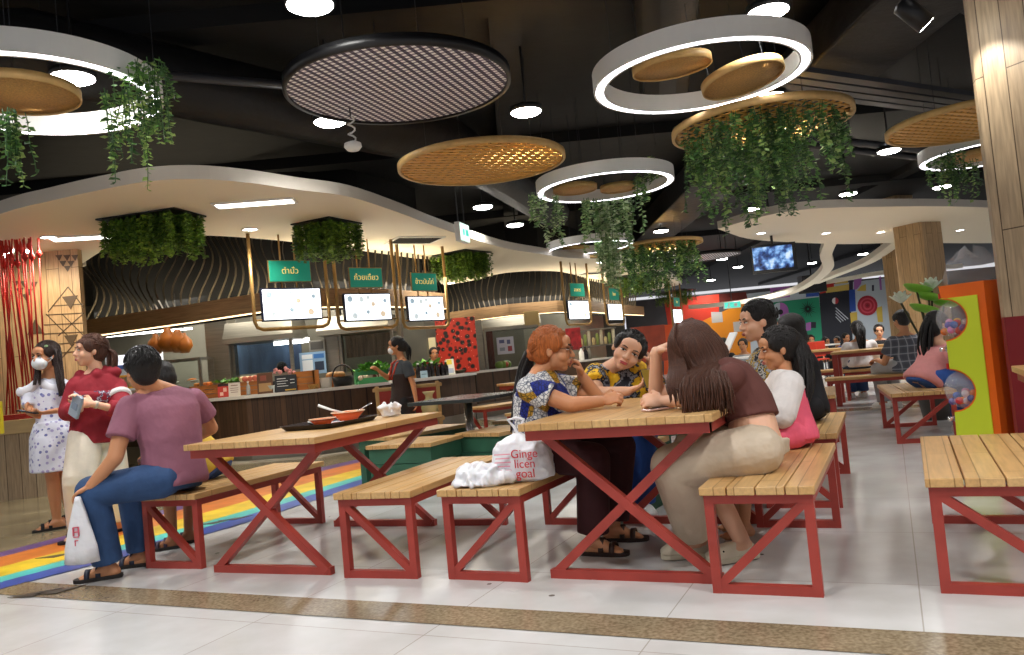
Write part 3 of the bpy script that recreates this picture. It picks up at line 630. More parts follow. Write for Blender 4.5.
# ---------------------------------------------------------------- hanging television and signs
def lettering(name, txt, size, m, parent, loc, rot, th=.002, sx=1.0):
    c = bpy.data.curves.new(name, 'FONT'); c.body = txt; c.size = size; c.align_x = 'CENTER'; c.align_y = 'CENTER'; c.extrude = th; o = bpy.data.objects.new(name, c); COL.objects.link(o)
    dg = bpy.context.evaluated_depsgraph_get(); me = bpy.data.meshes.new_from_object(o.evaluated_get(dg)); bpy.data.objects.remove(o)
    o = bpy.data.objects.new(name, me); COL.objects.link(o); me.materials.clear(); me.materials.append(m); o.parent = parent; o.location = loc; o.rotation_euler = rot; o.scale = (sx, 1, 1); return o
FR = (math.pi / 2, 0, 0)   # text standing up, facing -y
tvm = mat('tv_picture', '#7fa4d8', .3)
def _tv():
    m = tvm; n, l, b = nodes_of(m); v = coords(m, scale=(1, 1, 1)); nz = tex(m, 'Noise', v, Scale=6.0, Detail=4.0)
    c = ramp(m, nz.outputs['Fac'], [(.36, '#0a1430'), (.47, '#3a5a9a'), (.55, '#7fb0e8'), (.66, '#dfefff')]); l.new(c, b.inputs['Emission Color']); b.inputs['Emission Strength'].default_value = 1.1; b.inputs['Base Color'].default_value = rgb('#101010')
_tv()
Y = 15.2; p = at(774, 258, Y); t = thing('television', 'television hung from the black ceiling showing a blue street scene', 'television', p, -8)
g = G(); g.box((0, .03, 0), (.84, .07, .55)); g.build('bezel', black_plain, t, bevel=.006)
g = G(); g.box((-.02, -.008, .01), (.74, .01, .44)); g.build('screen', tvm, t)
g = G(); g.tube([(0, .04, .27), (0, .04, CZ - p.z)], .025, 8); g.build('ceiling_mount', black_plain, t)
Y = 28.3; p = at(812, 284, Y); t = thing('speaker', 'black box loudspeaker hung in front of the mural', 'speaker', p); g = G(); g.box((0, 0, 0), (.85, .5, .62)); g.build('cabinet', black_plain, t, bevel=.02)
g = G(); g.lathe([(.2, 0), (.2, .02), (.05, -.02)], seg=20, R=Matrix.Rotation(math.pi / 2, 3, 'X'), c=(0, -.26, 0)); g.build('driver', mat('speaker_cone', '#2a2a2e', .6), t); g = G(); g.tube([(0, 0, .3), (0, 0, CZ - p.z)], .03, 6); g.build('bracket', black_plain, t)
exit_g = mat('exit_sign_green', '#4cc4ae', .4, emit=1.2)
p = at(732, 305, 24); t = thing('exit_sign', 'lit green exit sign hung in front of the orange wall', 'sign', p); g = G(); g.box((0, 0, 0), (.52, .08, .2)); g.build('housing', white_plain, t, bevel=.01)
g = G(); g.box((0, -.045, 0), (.48, .01, .17)); g.build('face', exit_g, t)
g = G(); g.ell((-.1, -.055, .05), .022); g.cone((-.1, -.055, .04), (-.12, -.055, -.03), .022, .02); g.cone((-.12, -.055, -.03), (-.18, -.055, -.09), .015, .012); g.cone((-.12, -.055, -.03), (-.06, -.055, -.08), .015, .012); g.build('running_figure', white_plain, t); g = G(); g.box((.1, -.052, 0), (.1, .006, .1)); g.build('door_symbol', white_plain, t)
g = G(); g.tube([(0, 0, .14), (0, 0, CZ - p.z)], .015, 6); g.build('hanging_rod', pm, t)
Y = 10.2; p = at(462, 233, Y); t = thing('exit_sign', 'white and green hanging exit sign, edge turned towards us, at the soffit edge', 'sign', p, 74)
g = G(); g.box((0, 0, 0), (.36, .07, .25)); g.build('housing', white_plain, t, bevel=.008); g = G(); g.box((0, -.04, 0), (.33, .01, .22)); g.build('face', mat('exit_sign_pale', '#d6f5e6', .4, emit=1.5), t)
g = G(); g.box((.07, -.047, 0), (.1, .005, .08)); g.build('door_symbol', exit_g, t); g = G(); g.box((-.06, -.047, 0), (.05, .005, .08)); g.build('running_figure', exit_g, t)
g = G(); g.tube([(-.12, 0, .08), (-.12, 0, CZ - p.z)], .008, 6); g.tube([(.12, 0, .08), (.12, 0, CZ - p.z)], .008, 6); g.build('hanging_rod', pm, t)
# ================================================================ food counters
def offset(pts, d):
    out = []
    for i, p in enumerate(pts):
        t = (V((*pts[min(i + 1, len(pts) - 1)], 0)) - V((*pts[max(i - 1, 0)], 0))).normalized(); out.append((p[0] - t.y * d, p[1] + t.x * d))
    return out
def slab(g, pts, back, z0, z1):
    b = offset(pts, back)
    for i in range(len(pts) - 1): g.prism([pts[i], pts[i + 1], b[i + 1], b[i]], z0, z1)
def slab1(g, pts, back, z0, z1):
    b = offset(pts, back); g.loft([[V((p[0], p[1], z0)), V((q[0], q[1], z0)), V((q[0], q[1], z1)), V((p[0], p[1], z1))] for p, q in zip(pts, b)])
K1 = [(-6.5, 12.6), (-4.70, 11.60), (-3.81, 11.10), (-2.78, 11.0), (-1.98, 11.45), (-1.05, 12.6), (-.70, 13.3)]
K2 = [(-.80, 15.4), (.30, 16.8), (1.6, 18.3), (2.7, 20.2)]
marble = mat('white_worktop', '#d9d7d2', .25, var=.05)
kick = mat('grey_kick_metal', '#8a857c', .3, .6)
names = ['dark planked counter unit beside the cup shelves', 'dark planked counter unit under the coloured cards', 'dark planked counter unit under the chalkboard', 'dark planked counter unit behind the orange bowls', 'dark planked counter unit behind the server', 'narrow dark planked counter end below the red butterfly panel']
def counter(pts, labels, wlabel):
    for i in range(len(pts) - 1):
        seg = [pts[i], pts[i + 1]]; t = thing('counter_unit', labels[i], 'counter', (pts[i][0], pts[i][1], 0), 0, 'planked food counters'); o = t.location
        g = G(); g.prism([pts[i], pts[i + 1], offset(seg, .55)[1], offset(seg, .55)[0]], .28, .88); g.build('planked_front', dark_planks, t, off=o)
        q = offset(seg, .05); g = G(); g.prism([q[0], q[1], offset(seg, .5)[1], offset(seg, .5)[0]], 0, .28); g.build('kick_panel', kick, t, off=o)
    g = G(); slab1(g, offset(pts, -.04), .7, .882, .925); tag(g.build('worktop', marble), wlabel, 'worktop')
counter(K1, names, 'white worktop running along the near food counters')
counter(K2, ['far planked counter unit left of the orange haired woman', 'far planked counter unit behind the orange haired woman', 'far planked counter unit behind the woman in yellow'], 'white worktop on the far food counters')
# kerb strip in front of the counter
g = G(); slab(g, offset(K1[1:], -.28), .22, 0, .02); struct(g.build('trim_kerb', mat('pale_kerb', '#b9b2a2', .4)))
# ---------------------------------------------------------------- fascia, slatted screen, dark backing
def fascia(W, n, wav):
    g = G(); slab1(g, offset(W, -.12), .1, 2.08, 2.34); struct(g.build('trim_fascia', beam_wood))
    g = G(); slab1(g, offset(W, -.1), .06, 2.066, 2.077); struct(g.build('trim_light', emit_warm))
    g = G(); slab1(g, offset(W, .04), .05, 2.285, 2.3); struct(g.build('trim_light', mat('uplight_strip', '#ffe2ae', .5, emit=8)))
    g = G(); slab1(g, offset(W, .32), .06, 2.08, 4.28); struct(g.build('wall_screen', mat('black_screen_board', '#050608', 1.0)))
    c = catmull([V((x, y, 0)) for x, y in W], 10); Ls = [0]
    for i in range(1, len(c)): Ls.append(Ls[-1] + (c[i] - c[i - 1]).length)
    g = G()
    for k in range(n):
        s = Ls[-1] * (k + .5) / n; i = max(j for j in range(len(Ls)) if Ls[j] <= s); i = min(i, len(c) - 2); f = (s - Ls[i]) / (Ls[i + 1] - Ls[i]); p = c[i].lerp(c[i + 1], f); t = (c[i + 1] - c[i]).normalized(); nn = V((-t.y, t.x, 0))
        rings = []; ph = k * .35; am = wav * (1 - k / n) + .02
        for j in range(13):
            z = 2.3 + j * .1; q = p + t * (am * math.sin(z * 5 + ph) + .10 * (j / 12)) + nn * (.12 + .07 * math.sin(z * 3 + ph)) + V((0, 0, z)); rings.append([q - t * .004 - nn * .016, q + t * .004 - nn * .016, q + t * .004 + nn * .016, q - t * .004 + nn * .016])
        g.loft(rings)
    struct(g.build('wall_slats', mat('pale_slat_wood', '#3a3327', .5)))
    for a, b in zip(offset(W, .07), offset(W, .07)[1:]):
        d = V((b[0] - a[0], b[1] - a[1], 0)); l = bpy.data.lights.new('uplight', 'AREA'); l.shape = 'RECTANGLE'; l.size = d.length; l.size_y = .03; l.energy = 11 * d.length; l.color = (1, .86, .62); o = bpy.data.objects.new('uplight', l); COL.objects.link(o); o.location = ((a[0] + b[0]) / 2, (a[1] + b[1]) / 2, 2.31); o.rotation_euler = (math.pi, 0, math.atan2(d.y, d.x))
W1 = [(-7.0, 12.75), (-4.75, 11.8), (-3.45, 11.15), (-2.7, 11.3), (-1.95, 12.2), (-1.2, 13.8)]
W2 = [(-2.0, 19.2), (-1.0, 18.5), (0, 17.9), (1.0, 18.2), (1.9, 19.5), (2.9, 22.0), (4.0, 24.4)]
fascia(W1, 46, .14); fascia(W2, 60, .04)
# ---------------------------------------------------------------- kitchen back wall, hoods, pillars
kw = mat('kitchen_steel_wall', '#77756a', .4, .3, var=.15, vscale=2)
B1 = [(-8.9, 15.6), (-5.0, 14.4), (-3.0, 13.9), (-1.6, 14.6), (-1.42, 15.1)]
g = G(); slab1(g, B1, .1, 0, 2.9); struct(g.build('wall_kitchen_back', kw))
g = G(); slab1(g, offset(W1, .4), 1.9, 2.6, 2.66); struct(g.build('ceiling_kitchen', mat('kitchen_ceiling', '#6a675f', .6)))
B2 = [(-2.6, 20.8), (.3, 20.6), (1.6, 21.8), (2.9, 25.0)]
g = G(); slab1(g, B2, .1, 0, 2.9); struct(g.build('wall_kitchen_back', kw))
def pbox(name, label, cat, px0, px1, py0, py1, Y, dep, m, group=None, rz=0, bev=.004):
    a = at((px0 + px1) / 2, (py0 + py1) / 2, Y); w = (px1 - px0) * Y / FPX; h = (py1 - py0) * Y / FPX
    g = G(); g.box((0, 0, 0), (w, dep, h)); o = g.build(name, m, bevel=bev); o.location = a; o.rotation_euler = (0, 0, math.radians(rz)); return (tag(o, label, cat, group) if label else o), w, h
for x0, x1, y0, y1, Y, lb in ((232, 300, 322, 342, 12.9, 'stainless extractor hood under the first menu screen'), (322, 392, 316, 334, 13.2, 'stainless extractor hood under the second and third menu screens'), (478, 540, 316, 330, 19.4, 'stainless extractor hood on the far kitchen, left of the orange hair')):
    a = at((x0 + x1) / 2, y0, Y); a.z -= .0; w = (x1 - x0) * Y / FPX; h = (y1 - y0) * Y / FPX; t = thing('extractor_hood', lb, 'hood', a)
    g = G(); g.loft([[V((-w / 2, -.5, -h)), V((w / 2, -.5, -h)), V((w / 2, .4, -h)), V((-w / 2, .4, -h))], [V((-w / 2, -.5, -h + .08)), V((w / 2, -.5, -h + .08)), V((w / 2, .4, -h + .08)), V((-w / 2, .4, -h + .08))], [V((-w / 2.1, -.4, 0)), V((w / 2.1, -.4, 0)), V((w / 2.1, .4, 0)), V((-w / 2.1, .4, 0))]]); g.build('hood_body', steel, t)
    g = G(); g.box((0, .1, .3), (w * .4, .4, .8)); g.build('duct', steel, t)
def pillar(x0, x1, Y, m, z1=2.6):
    a = at(x0, 350, Y); b = at(x1, 350, Y); g = G(); g.box(((a.x + b.x) / 2, Y + .2, z1 / 2), (b.x - a.x, .4, z1)); return struct(g.build('pillar', m, bevel=.01))
pillar(206, 229, 12.6, steel); pillar(325, 339, 13.0, steel); pillar(477, 484, 16.9, steel, 2.0); pillar(395, 402, 13.6, steel)
# display windows with frames
def window(nm, x0, x1, y0, y1, Y, label):
    a = at((x0 + x1) / 2, (y0 + y1) / 2, Y); w = (x1 - x0) * Y / FPX; h = (y1 - y0) * Y / FPX; o = bpy.data.objects.new(nm, None); COL.objects.link(o); o.location = a; struct(o)
    g = G()
    for sx, sz, dx, dz in ((0, h / 2, w, .05), (0, -h / 2, w, .05), (w / 2, 0, .05, h), (-w / 2, 0, .05, h)): g.box((sx, 0, sz), (dx, .06, dz))
    g.build('window_frame', steel, o); g = G(); g.box((0, 0, 0), (w - .05, .012, h - .05)); g.build('pane', glass, o); return o
window('window_1', 234, 292, 340, 376, 12.75, ''); window('window_2', 341, 393, 331, 372, 13.05, ''); window('window_3', 486, 540, 328, 368, 17.0, '')
blue = mat('blue_curtain', '#3d5270', .6, var=.5, vscale=5, stretch=(1, 1, .3))
pbox('hanging_apron', 'row of dark blue cloths hanging behind the first kitchen window', 'cloth', 236, 302, 342, 372, 13.5, .05, blue)
pbox('wall_panel', 'panel painted with brownish glass reflections behind the second kitchen window', 'panel', 346, 392, 332, 356, 13.75, .05, mat('brown_reflections', '#6b5848', .4, var=.5, vscale=6, stretch=(3, 1, .3)))  # streaks paint the brownish reflections of the kitchen glass
pbox('wall_light', 'bright white light box inside the kitchen, above the staff head', 'light', 274, 309, 339, 344, 13.2, .06, mat('kitchen_light', '#ffffff', .5, emit=6))
pbox('wall_light', 'white strip light over the cup shelves', 'light', 104, 192, 331.5, 333.5, 13.3, .05, MATS['kitchen_light'])
pbox('green_board', 'plain green board on the kitchen wall behind the server', 'board', 404, 420, 342, 362, 14.6, .04, mat('green_board', '#3d7a4e', .5))
pbox('lit_doorway_panel', 'glowing cream panel standing in for a lit doorway, right of the green board', 'panel', 420, 436, 338, 358, 14.7, .04, mat('doorway_glow', '#e6d9ac', .5, emit=.35))  # faint glow in the colour stands in for a lit doorway
# posters
def poster(label, x0, x1, y0, y1, Y, base, blocks):
    a = at((x0 + x1) / 2, (y0 + y1) / 2, Y); s = Y / FPX; w = (x1 - x0) * s; h = (y1 - y0) * s; t = thing('poster', label, 'poster', a)
    g = G(); g.box((0, 0, 0), (w, .02, h)); g.build('sheet', base, t)
    for c, bx in blocks.items():
        g = G()
        for u, v, du, dv in bx: g.box(((u - .5) * w, -.012, (.5 - v) * h), (du * w, .006, dv * h))
        g.build('printed_panel', mat('print_' + c, c, .5), t)
    return t
paper = mat('paper_white', '#dcdcd8', .6)
poster('pale blue poster with white text panels inside the kitchen', 300, 326, 352, 374, 12.9, mat('poster_blue', '#8fb4d8', .5), {'#e4ecf4': [(.3, .2, .4, .2), (.3, .6, .4, .5)], '#2b3a52': [(.75, .65, .35, .4)], '#3f78c0': [(.75, .2, .4, .2)]})
poster('white picture poster on the far kitchen glass', 497, 514, 337, 354, 16.985, mat('poster_lilac', '#c3c3d2', .5), {'#5b5f8a': [(.3, .25, .3, .2), (.7, .3, .2, .25)], '#a34a52': [(.75, .7, .25, .3)], '#8a8fa0': [(.3, .7, .3, .2)]})
poster('grey framed notice above the pale blue poster', 309, 325, 340, 351, 12.95, mat('notice_grey', '#8d8c86', .5), {'#4d4c4a': [(.5, .5, .8, .7)]})
# red butterfly wall
rw = mat('red_patterned_wall', '#b5301f', .45)
def _rw():
    m = rw; n, l, b = nodes_of(m); v = coords(m); a = tex(m, 'Voronoi', v, Scale=10.0); f = ramp(m, a.outputs['Distance'], [(0, '#1a1512'), (.36, '#7a1f14'), (.46, '#c2331f')], True); d = tex(m, 'Voronoi', v, Scale=19.0)
    f2 = ramp(m, d.outputs['Distance'], [(0, '#e8c8b4'), (.12, '#000000')], True); setcol(m, mixc(m, 1.0, f, f2, 'ADD'))
_rw()
pbox('wall_panel', 'red wall panel with dark butterfly shapes behind the counter', 'panel', 437, 477, 318, 373, 14.6, .06, rw)
pbox('wall_panel', 'dark red spotted panel right of the orange haired woman', 'panel', 566, 581, 328, 350, 19.2, .06, mat('red_spots_far', '#8c1f26', .45, var=.5, vscale=9))
pbox('wall_panel', 'far red brown wall panel behind the raised hand of the woman in yellow', 'panel', 632, 666, 326, 362, 23.5, .06, mat('red_brown_far', '#7a2f1d', .5, var=.4, vscale=2))
pbox('wall_panel', 'brown column panel left of the white picture poster', 'panel', 480, 494, 330, 370, 17.3, .1, mat('brown_panel', '#5a2a20', .5, var=.4, vscale=5))
pbox('hanging_board', 'blank wooden board hung under the far fascia, above the orange hair', 'board', 524, 539, 311, 326, 17.8, .05, mat('board_wood', '#a08a5c', .5, var=.1))
# ---------------------------------------------------------------- menu displays in brass frames
brass = mat('brass_tube', '#a3824f', .35, .55)
screen_m = mat('menu_screen_white', '#eef3fa', .4, emit=2.6)
sign_g = mat('sign_green', '#1f8a74', .4, emit=.28); gold_l = mat('sign_gold', '#e8cf7a', .4, emit=.6)
pic = [mat('menu_picture_' + c, c, .5, emit=.9) for c in ('#9fb3bf', '#c9d6da', '#d9c7b0')]
def menu(px, py, Y, rz, txt, label, w=.82, h=.43):
    p = at(px, py, Y); t = thing('menu_display', label, 'menu screen', p, rz, 'menu displays over the counters'); top = 3.0 - p.z
    g = G(); fw = w / 2 + .1; b = -h / 2 - .1
    g.tube([(-fw, .02, top), (-fw, .02, b + .1), (-fw + .03, .02, b + .03), (-fw + .1, .02, b), (fw - .1, .02, b), (fw - .03, .02, b + .03), (fw, .02, b + .1), (fw, .02, top)], .024, 10); g.tube([(-fw, .02, b + .12), (fw, .02, b + .12)], .012, 8); g.tube([(-.1, .05, top), (-.1, .05, 0)], .012, 6); g.tube([(.1, .05, top), (.1, .05, 0)], .012, 6); g.build('hanging_frame', brass, t, True)
    g = G(); g.box((0, .03, 0), (w, .05, h)); g.build('bezel', mat('bezel_blue_black', '#141a33', .35), t, bevel=.006)
    s = G(); s.box((0, 0, 0), (w - .04, .012, h - .04)); so = s.build('screen', screen_m, t)
    for k, (u, v, r) in enumerate(((-.38, .3, .045), (-.14, .28, .04), (.1, .1, .035), (.36, .22, .03), (-.3, -.3, .045), (.3, -.26, .045), (-.02, -.18, .03), (.0, .34, .03))):
        g = G(); g.lathe([(r, -.008), (r, -.0065)], c=(0, 0, 0), seg=14, R=Matrix.Rotation(math.pi / 2, 3, 'X')); o = g.build('menu_picture', pic[k % 3], so); o.location = (u * w, -.0135, v * h)
    g = G(); g.box((0, .0, h / 2 + .22), (w * .68, .02, .27)); sg = g.build('sign_board', sign_g, t); lettering('sign_lettering', txt, .11, gold_l, sg, (0, -.012, h / 2 + .22), FR)
    g = G(); g.box((0, .005, h / 2 + .22), (w * .68 + .02, .02, .29)); g.build('sign_frame', brass, t); return t
menu(292.5, 304, 10.35, 37, 'ตำมั่ว', 'large menu screen in a brass frame, first from the wooden partition')
menu(368.5, 307, 11.2, 42, 'ก๋วยเตี๋ยว', 'menu screen in a brass frame, second from the wooden partition', .77, .4)
menu(426.5, 308.5, 12.3, 49, 'ข้าวมันไก่', 'menu screen in a brass frame left of the fern patch, third from the partition', .76, .395)
menu(579, 310, 16.6, 53, 'อาหาร', 'far menu screen in a brass frame just right of the orange haired woman', .8, .41)
menu(615.5, 312, 18.6, 58, 'ไทย', 'far menu screen above the woman in yellow', .78, .4)
menu(678, 316, 24.5, 60, 'ไทย', 'farthest menu screen, just above the brown hair', .84)
# ---------------------------------------------------------------- wooden partition with inlays, planter box, red cords
PY = 10.0; a = at(-60, 350, PY); b = at(83, 330, PY)
g = G(); g.box(((a.x + b.x) / 2 - .6, PY + .05, 1.5), (b.x - a.x + 1.2, .1, 3.0)); po = struct(g.build('wall_partition', oak))
dk = mat('dark_inlay', '#4f3f2c', .5); g = G()
def tri(px, py, w, up):
    s = PY / FPX; p = at(px, py, PY); h = w * .85 * s * (1 if up else -1); w *= s / 2; g.prism([(p.x - w, 0), (p.x + w, 0), (p.x, h)], 0, .006, lambda q: V((q.x, PY - q.z - .001, p.z + q.y)))
for x, y, w in ((59, 255, 7), (67, 255, 7), (75, 255, 7), (63, 261, 7), (71, 261, 7), (67.5, 266, 7), (16, 281, 7), (24, 281, 8), (34, 282, 8), (20, 288, 8), (29, 289, 8), (26, 294, 8)): tri(x, y, w, False)
for x, y, w, u in ((70, 296, 16, False), (36, 334, 17, True), (71, 335, 14, False), (37, 252, 7, True), (12, 255, 8, True), (14, 258, 8, False)): tri(x, y, w, u)
def ln(x0, y0, x1, y1): g.bar(at(x0, y0, PY - .002), at(x1, y1, PY - .002), .012, .006, up=(0, 1, 0))
for l_ in ((52, 306, 84, 304), (46, 315, 84, 313), (44, 325, 84, 323), (44, 334, 84, 332), (56, 344, 84, 342), (60, 353, 84, 351), (68, 287, 48, 312), (68, 287, 84, 308), (46, 314, 74, 342), (84, 313, 58, 336), (62, 314, 84, 336), (30, 245, 48, 245), (30, 245, 39, 253), (48, 245, 39, 253), (74, 344, 62, 358)): ln(*l_)
io = g.build('trim_inlay', dk); struct(io)
# low planted box in front of the partition
p0 = atz(0, 505, 0); p1 = atz(44, 497, 0); t = thing('planter_box', 'long wooden planter box at the left edge holding the red ropes', 'planter', ((p0.x + p1.x) / 2 - .8, (p0.y + p1.y) / 2 - .05, 0), 14)
g = G(); g.box((0, .3, .38), (2.4, .6, .76)); g.build('lower_panel', oak_grey, t); g = G(); g.box((0, .3, .84), (2.44, .64, .16)); g.build('top_band', mat('box_band', '#b39a6e', .5, var=.1, vscale=4, stretch=(1, 6, 6)), t, bevel=.006)
g = G(); g.box((0, .3, .95), (2.3, .5, .06)); g.build('red_bed', mat('red_cord_bed', '#a3241a', .6, bump=1, bscale=60), t)
g = G(); g.box((0, .3, .02), (2.2, .5, .03)); g.build('plinth', black_plain, t)
redc = mat('red_cord', '#b3241b', .5)
for k, (tx, ty, bx, by) in enumerate(((4, 222, 26, 408), (9, 240, 30, 408), (14, 232, 36, 409), (19, 230, 40, 406), (24, 236, 33, 400), (28, 224, 34, 398), (37, 222, 46, 340), (2, 236, 16, 408), (6, 244, 12, 410), (12, 238, 6, 410), (17, 242, 24, 409), (22, 228, 38, 404), (8, 228, 33, 409), (0, 232, 10, 410), (30, 229, 42, 402), (0, 260, 20, 410), (0, 290, 14, 411))):
    q = at(tx, ty, 9.1 - .03 * (k % 5)); p = at(bx, by, 9.0 + .06 * (k % 4)); q.z = 2.99; p.z = .99
    if k == 6: p = at(46, 402, 9.4); p.z = .99
    t = thing('hanging_rope', 'slanting red rope strung from the soffit to the planter box at the left', 'rope', (p.x, p.y, p.z), 0, 'red ropes at the left'); g = G(); g.tube([V((0, 0, 0)), q - p], .009, 6); g.build('strand', redc, t, True)
    if k < 15: d = (p - q).normalized(); c = q - p + d * (.08 + .2 * ((k * 7) % 5) / 4); g = G(); g.lathe([(.01, .1), (.016, .04), (.03, .02), (.032, -.01), (.016, -.03), (.01, -.05)], c=c, seg=12); g.build('bead', redc, t, True)
# yellow board corner at the photo's left edge
pbox('yellow_board', 'edge of a yellow board standing at the far left of the photo', 'board', -8, 2, 402, 434, 8.4, .05, mat('yellow_board', '#dccb2a', .5))
for k, (px, py) in enumerate(((5, 238), (23, 226), (8, 231))):
    q = at(px, py, 9.4 - .1 * k); q.z = 2.9; t = thing('spotlight', 'small bright spot bulb among the red ropes under the soffit', 'spotlight', q, 0, 'spot bulbs over the red ropes'); g = G(); g.lathe([(.03, .1), (.05, .06), (.055, 0), (.05, -.0)], seg=14, cap=False); g.build('housing', white_plain, t, True); g = G(); g.ell((0, 0, 0), (.05, .05, .03)); g.build('bulb', emit_white, t, True)
    l = bpy.data.lights.new('lamp', 'SPOT'); l.energy = 26; l.spot_size = 2.6; l.spot_blend = .7; l.shadow_soft_size = .06; l.color = (1, .9, .68); o = bpy.data.objects.new('lamp', l); COL.objects.link(o); o.parent = t; o.location = (0, 0, -.06); o.rotation_euler = (.35, 0, 0)
# unseen area lamps added to brighten the dark kitchens
for x, y, z, e, s in ((-4.6, 12.9, 2.5, 60, 1.6), (-3.0, 12.4, 2.5, 60, 1.6), (-1.6, 13.2, 2.5, 50, 1.4), (-6.5, 13.6, 2.5, 50, 1.2), (.3, 18.6, 2.5, 80, 2), (2.4, 21.5, 2.5, 80, 2)):
    l = bpy.data.lights.new('kitchen_fill_lamp', 'AREA'); l.energy = e * 1.3; l.size = s; l.color = (1, .93, .8); o = bpy.data.objects.new('kitchen_fill_lamp', l); COL.objects.link(o); o.location = (x, y, z)
# ---------------------------------------------------------------- things on the counters
KY = ((150, 12.0), (203, 11.85), (250, 11.4), (300, 11.25), (350, 11.45), (383, 11.8), (420, 12.4), (450, 12.9), (470, 15.8), (520, 16.9), (620, 19.5))
def kY(px):
    for (a, ya), (b, yb) in zip(KY, KY[1:]):
        if a <= px <= b: return ya + (yb - ya) * (px - a) / (b - a)
    return 12
def onc(px, back=0):
    Y = kY(px) + back; p = at(px, 380, Y); return V((p.x, p.y, .925))
def sx(px): return kY(px) / FPX
wood_box = mat('orange_wood_crate', '#a8672c', .45, var=.2, vscale=3, stretch=(1, 1, 8))
def crate(px0, px1, h, label, back=.25, dep=.3):
    p = onc((px0 + px1) / 2, back); w = (px1 - px0) * sx((px0 + px1) / 2); t = thing('wooden_crate', label, 'crate', p, 0, 'wooden crates on the counter')
    g = G()
    for k in range(3): g.box((0, -dep / 2 + .01, h * (k + .5) / 3), (w, .02, h / 3 - .008)); g.box((0, dep / 2 - .01, h * (k + .5) / 3), (w, .02, h / 3 - .008))
    for s in (-1, 1): g.box((s * (w / 2 - .01), 0, h / 2), (.02, dep, h))
    g.box((0, 0, h - .02), (w - .03, dep - .03, .02)); g.build('slatted_body', wood_box, t); return t, p, w, h
def produce(label, px0, px1, z, m, n, r, back, group, nm='vegetable'):
    for k in range(n):
        px = px0 + (px1 - px0) * (k + .5) / n; p = onc(px, back + rnd.uniform(-.06, .06)); p.z = z + r * .8
        g = G(); g.ell((0, 0, 0), (r * rnd.uniform(.9, 1.3), r * rnd.uniform(.8, 1.1), r * rnd.uniform(.8, 1.0)), seg=12, rg=8); o = g.build(nm, m[k % len(m)], smooth=True); o.location = p; tag(o, label, 'food', group)
def greens(label, px0, px1, z, back, L, n, name='leafy_greens'):
    p = onc((px0 + px1) / 2, back); p.z = z; w = (px1 - px0) * sx((px0 + px1) / 2); t = thing(name, label, 'greens', p); g = G()
    for k in range(n):
        q = V((rnd.uniform(-w, w) / 2, rnd.uniform(-.1, .1), rnd.uniform(0, .03))); a = rnd.uniform(0, 6.28); g.cur = k % 3; leaf(g, q, V((math.cos(a), math.sin(a), rnd.uniform(.0, .9))).normalized(), V((0, 0, 1)), L * rnd.uniform(.6, 1.2), L * .35)
    g.build('leaves', [mat('salad_a', '#4f8f2a', .5), mat('salad_b', '#6fae3a', .5), mat('salad_c', '#3c7424', .5)], t); return t
crate(192, 262, .2, 'long wooden crate topped with greens, behind the coloured cards', .2, .3)
greens('flat bed of green leaves on the crate behind the red card', 216, 246, 1.125, .2, .09, 90); produce('orange fried snack on the left end of the long wooden crate', 194, 212, 1.125, [mat('fried_orange', '#c8742c', .6)], 6, .03, .2, 'fried snacks on the crate', 'fried_snack')
produce('pale bun in the row on the right end of the long crate', 241, 257, 1.125, [mat('bun_cream', '#d8c49c', .6), mat('bun_rose', '#b8604a', .6)], 6, .045, .25, 'buns on the crate', 'bun')
crate(295, 317, .27, 'tall wooden crate between the chalkboard and the white tub', .15, .3)
def card(px0, px1, h, label, base, marks, back=-.1, tilt=-12, dep=.012):
    p = onc((px0 + px1) / 2, back); w = (px1 - px0) * sx((px0 + px1) / 2); t = thing('menu_card', label, 'card', p, 12, 'cards standing on the counter'); R = Matrix.Rotation(math.radians(tilt), 3, 'X')
    g = G(); g.box(R @ V((0, 0, h / 2)), (w, dep, h), R); g.build('sheet', base, t)
    for c, bx in marks.items():
        g = G()
        for u, v, du, dv in bx: g.box(R @ V(((u - .5) * w, -dep / 2 - .002, (1 - v) * h)), (du * w, .004, dv * h), R)
        g.build('printed_panel', mat('print_' + c, c, .5), t)
    g = G(); g.box((0, .05, .006), (w * .7, .1, .012)); g.build('stand', white_plain, t); return t
card(200, 211, .19, 'blue and white card on the counter just right of the mauve t-shirt', mat('card_blue', '#8fb8e8', .5), {'#e8eef6': [(.2, .5, .25, .8)], '#2b3f6a': [(.38, .55, .06, .9), (.75, .55, .1, .12)]})
card(217, 227.5, .2, 'red card with a dark header on the counter', mat('card_red', '#c23a30', .5), {'#2a1a1e': [(.5, .1, .95, .18)], '#e8b8a8': [(.35, .75, .3, .25), (.65, .45, .3, .3)]})
card(228, 239, .2, 'white printed card beside the red card', mat('card_white', '#d8cfc6', .5), {'#8a6a62': [(.5, .2, .6, .06), (.5, .4, .7, .04), (.5, .55, .7, .04), (.5, .7, .6, .04)]})
card(257, 272, .3, 'brown picture menu standing beside the chalkboard', mat('card_brown', '#5e3d28', .5), {'#a8865a': [(.5, .7, .8, .4)], '#8a4a3a': [(.4, .25, .4, .25)]})
ch = card(275, 296, .24, 'small chalkboard with chalk writing and flowers on top', mat('chalkboard', '#22262e', .7), {'#c8ccd0': [(.3, .2, .4, .04), (.35, .35, .5, .03), (.3, .5, .4, .03), (.35, .65, .5, .03), (.8, .3, .2, .04), (.8, .5, .2, .04)], '#c8a03a': [(.7, .9, .5, .06)]})
g = G()
for k in range(14): g.ell((rnd.uniform(-.15, .15), .08, .26 + rnd.uniform(0, .08)), rnd.uniform(.02, .035), seg=8, rg=6)
g.build('flower_bunch', mat('flower_pink', '#c88a8a', .6, var=.5, vscale=20), ch)
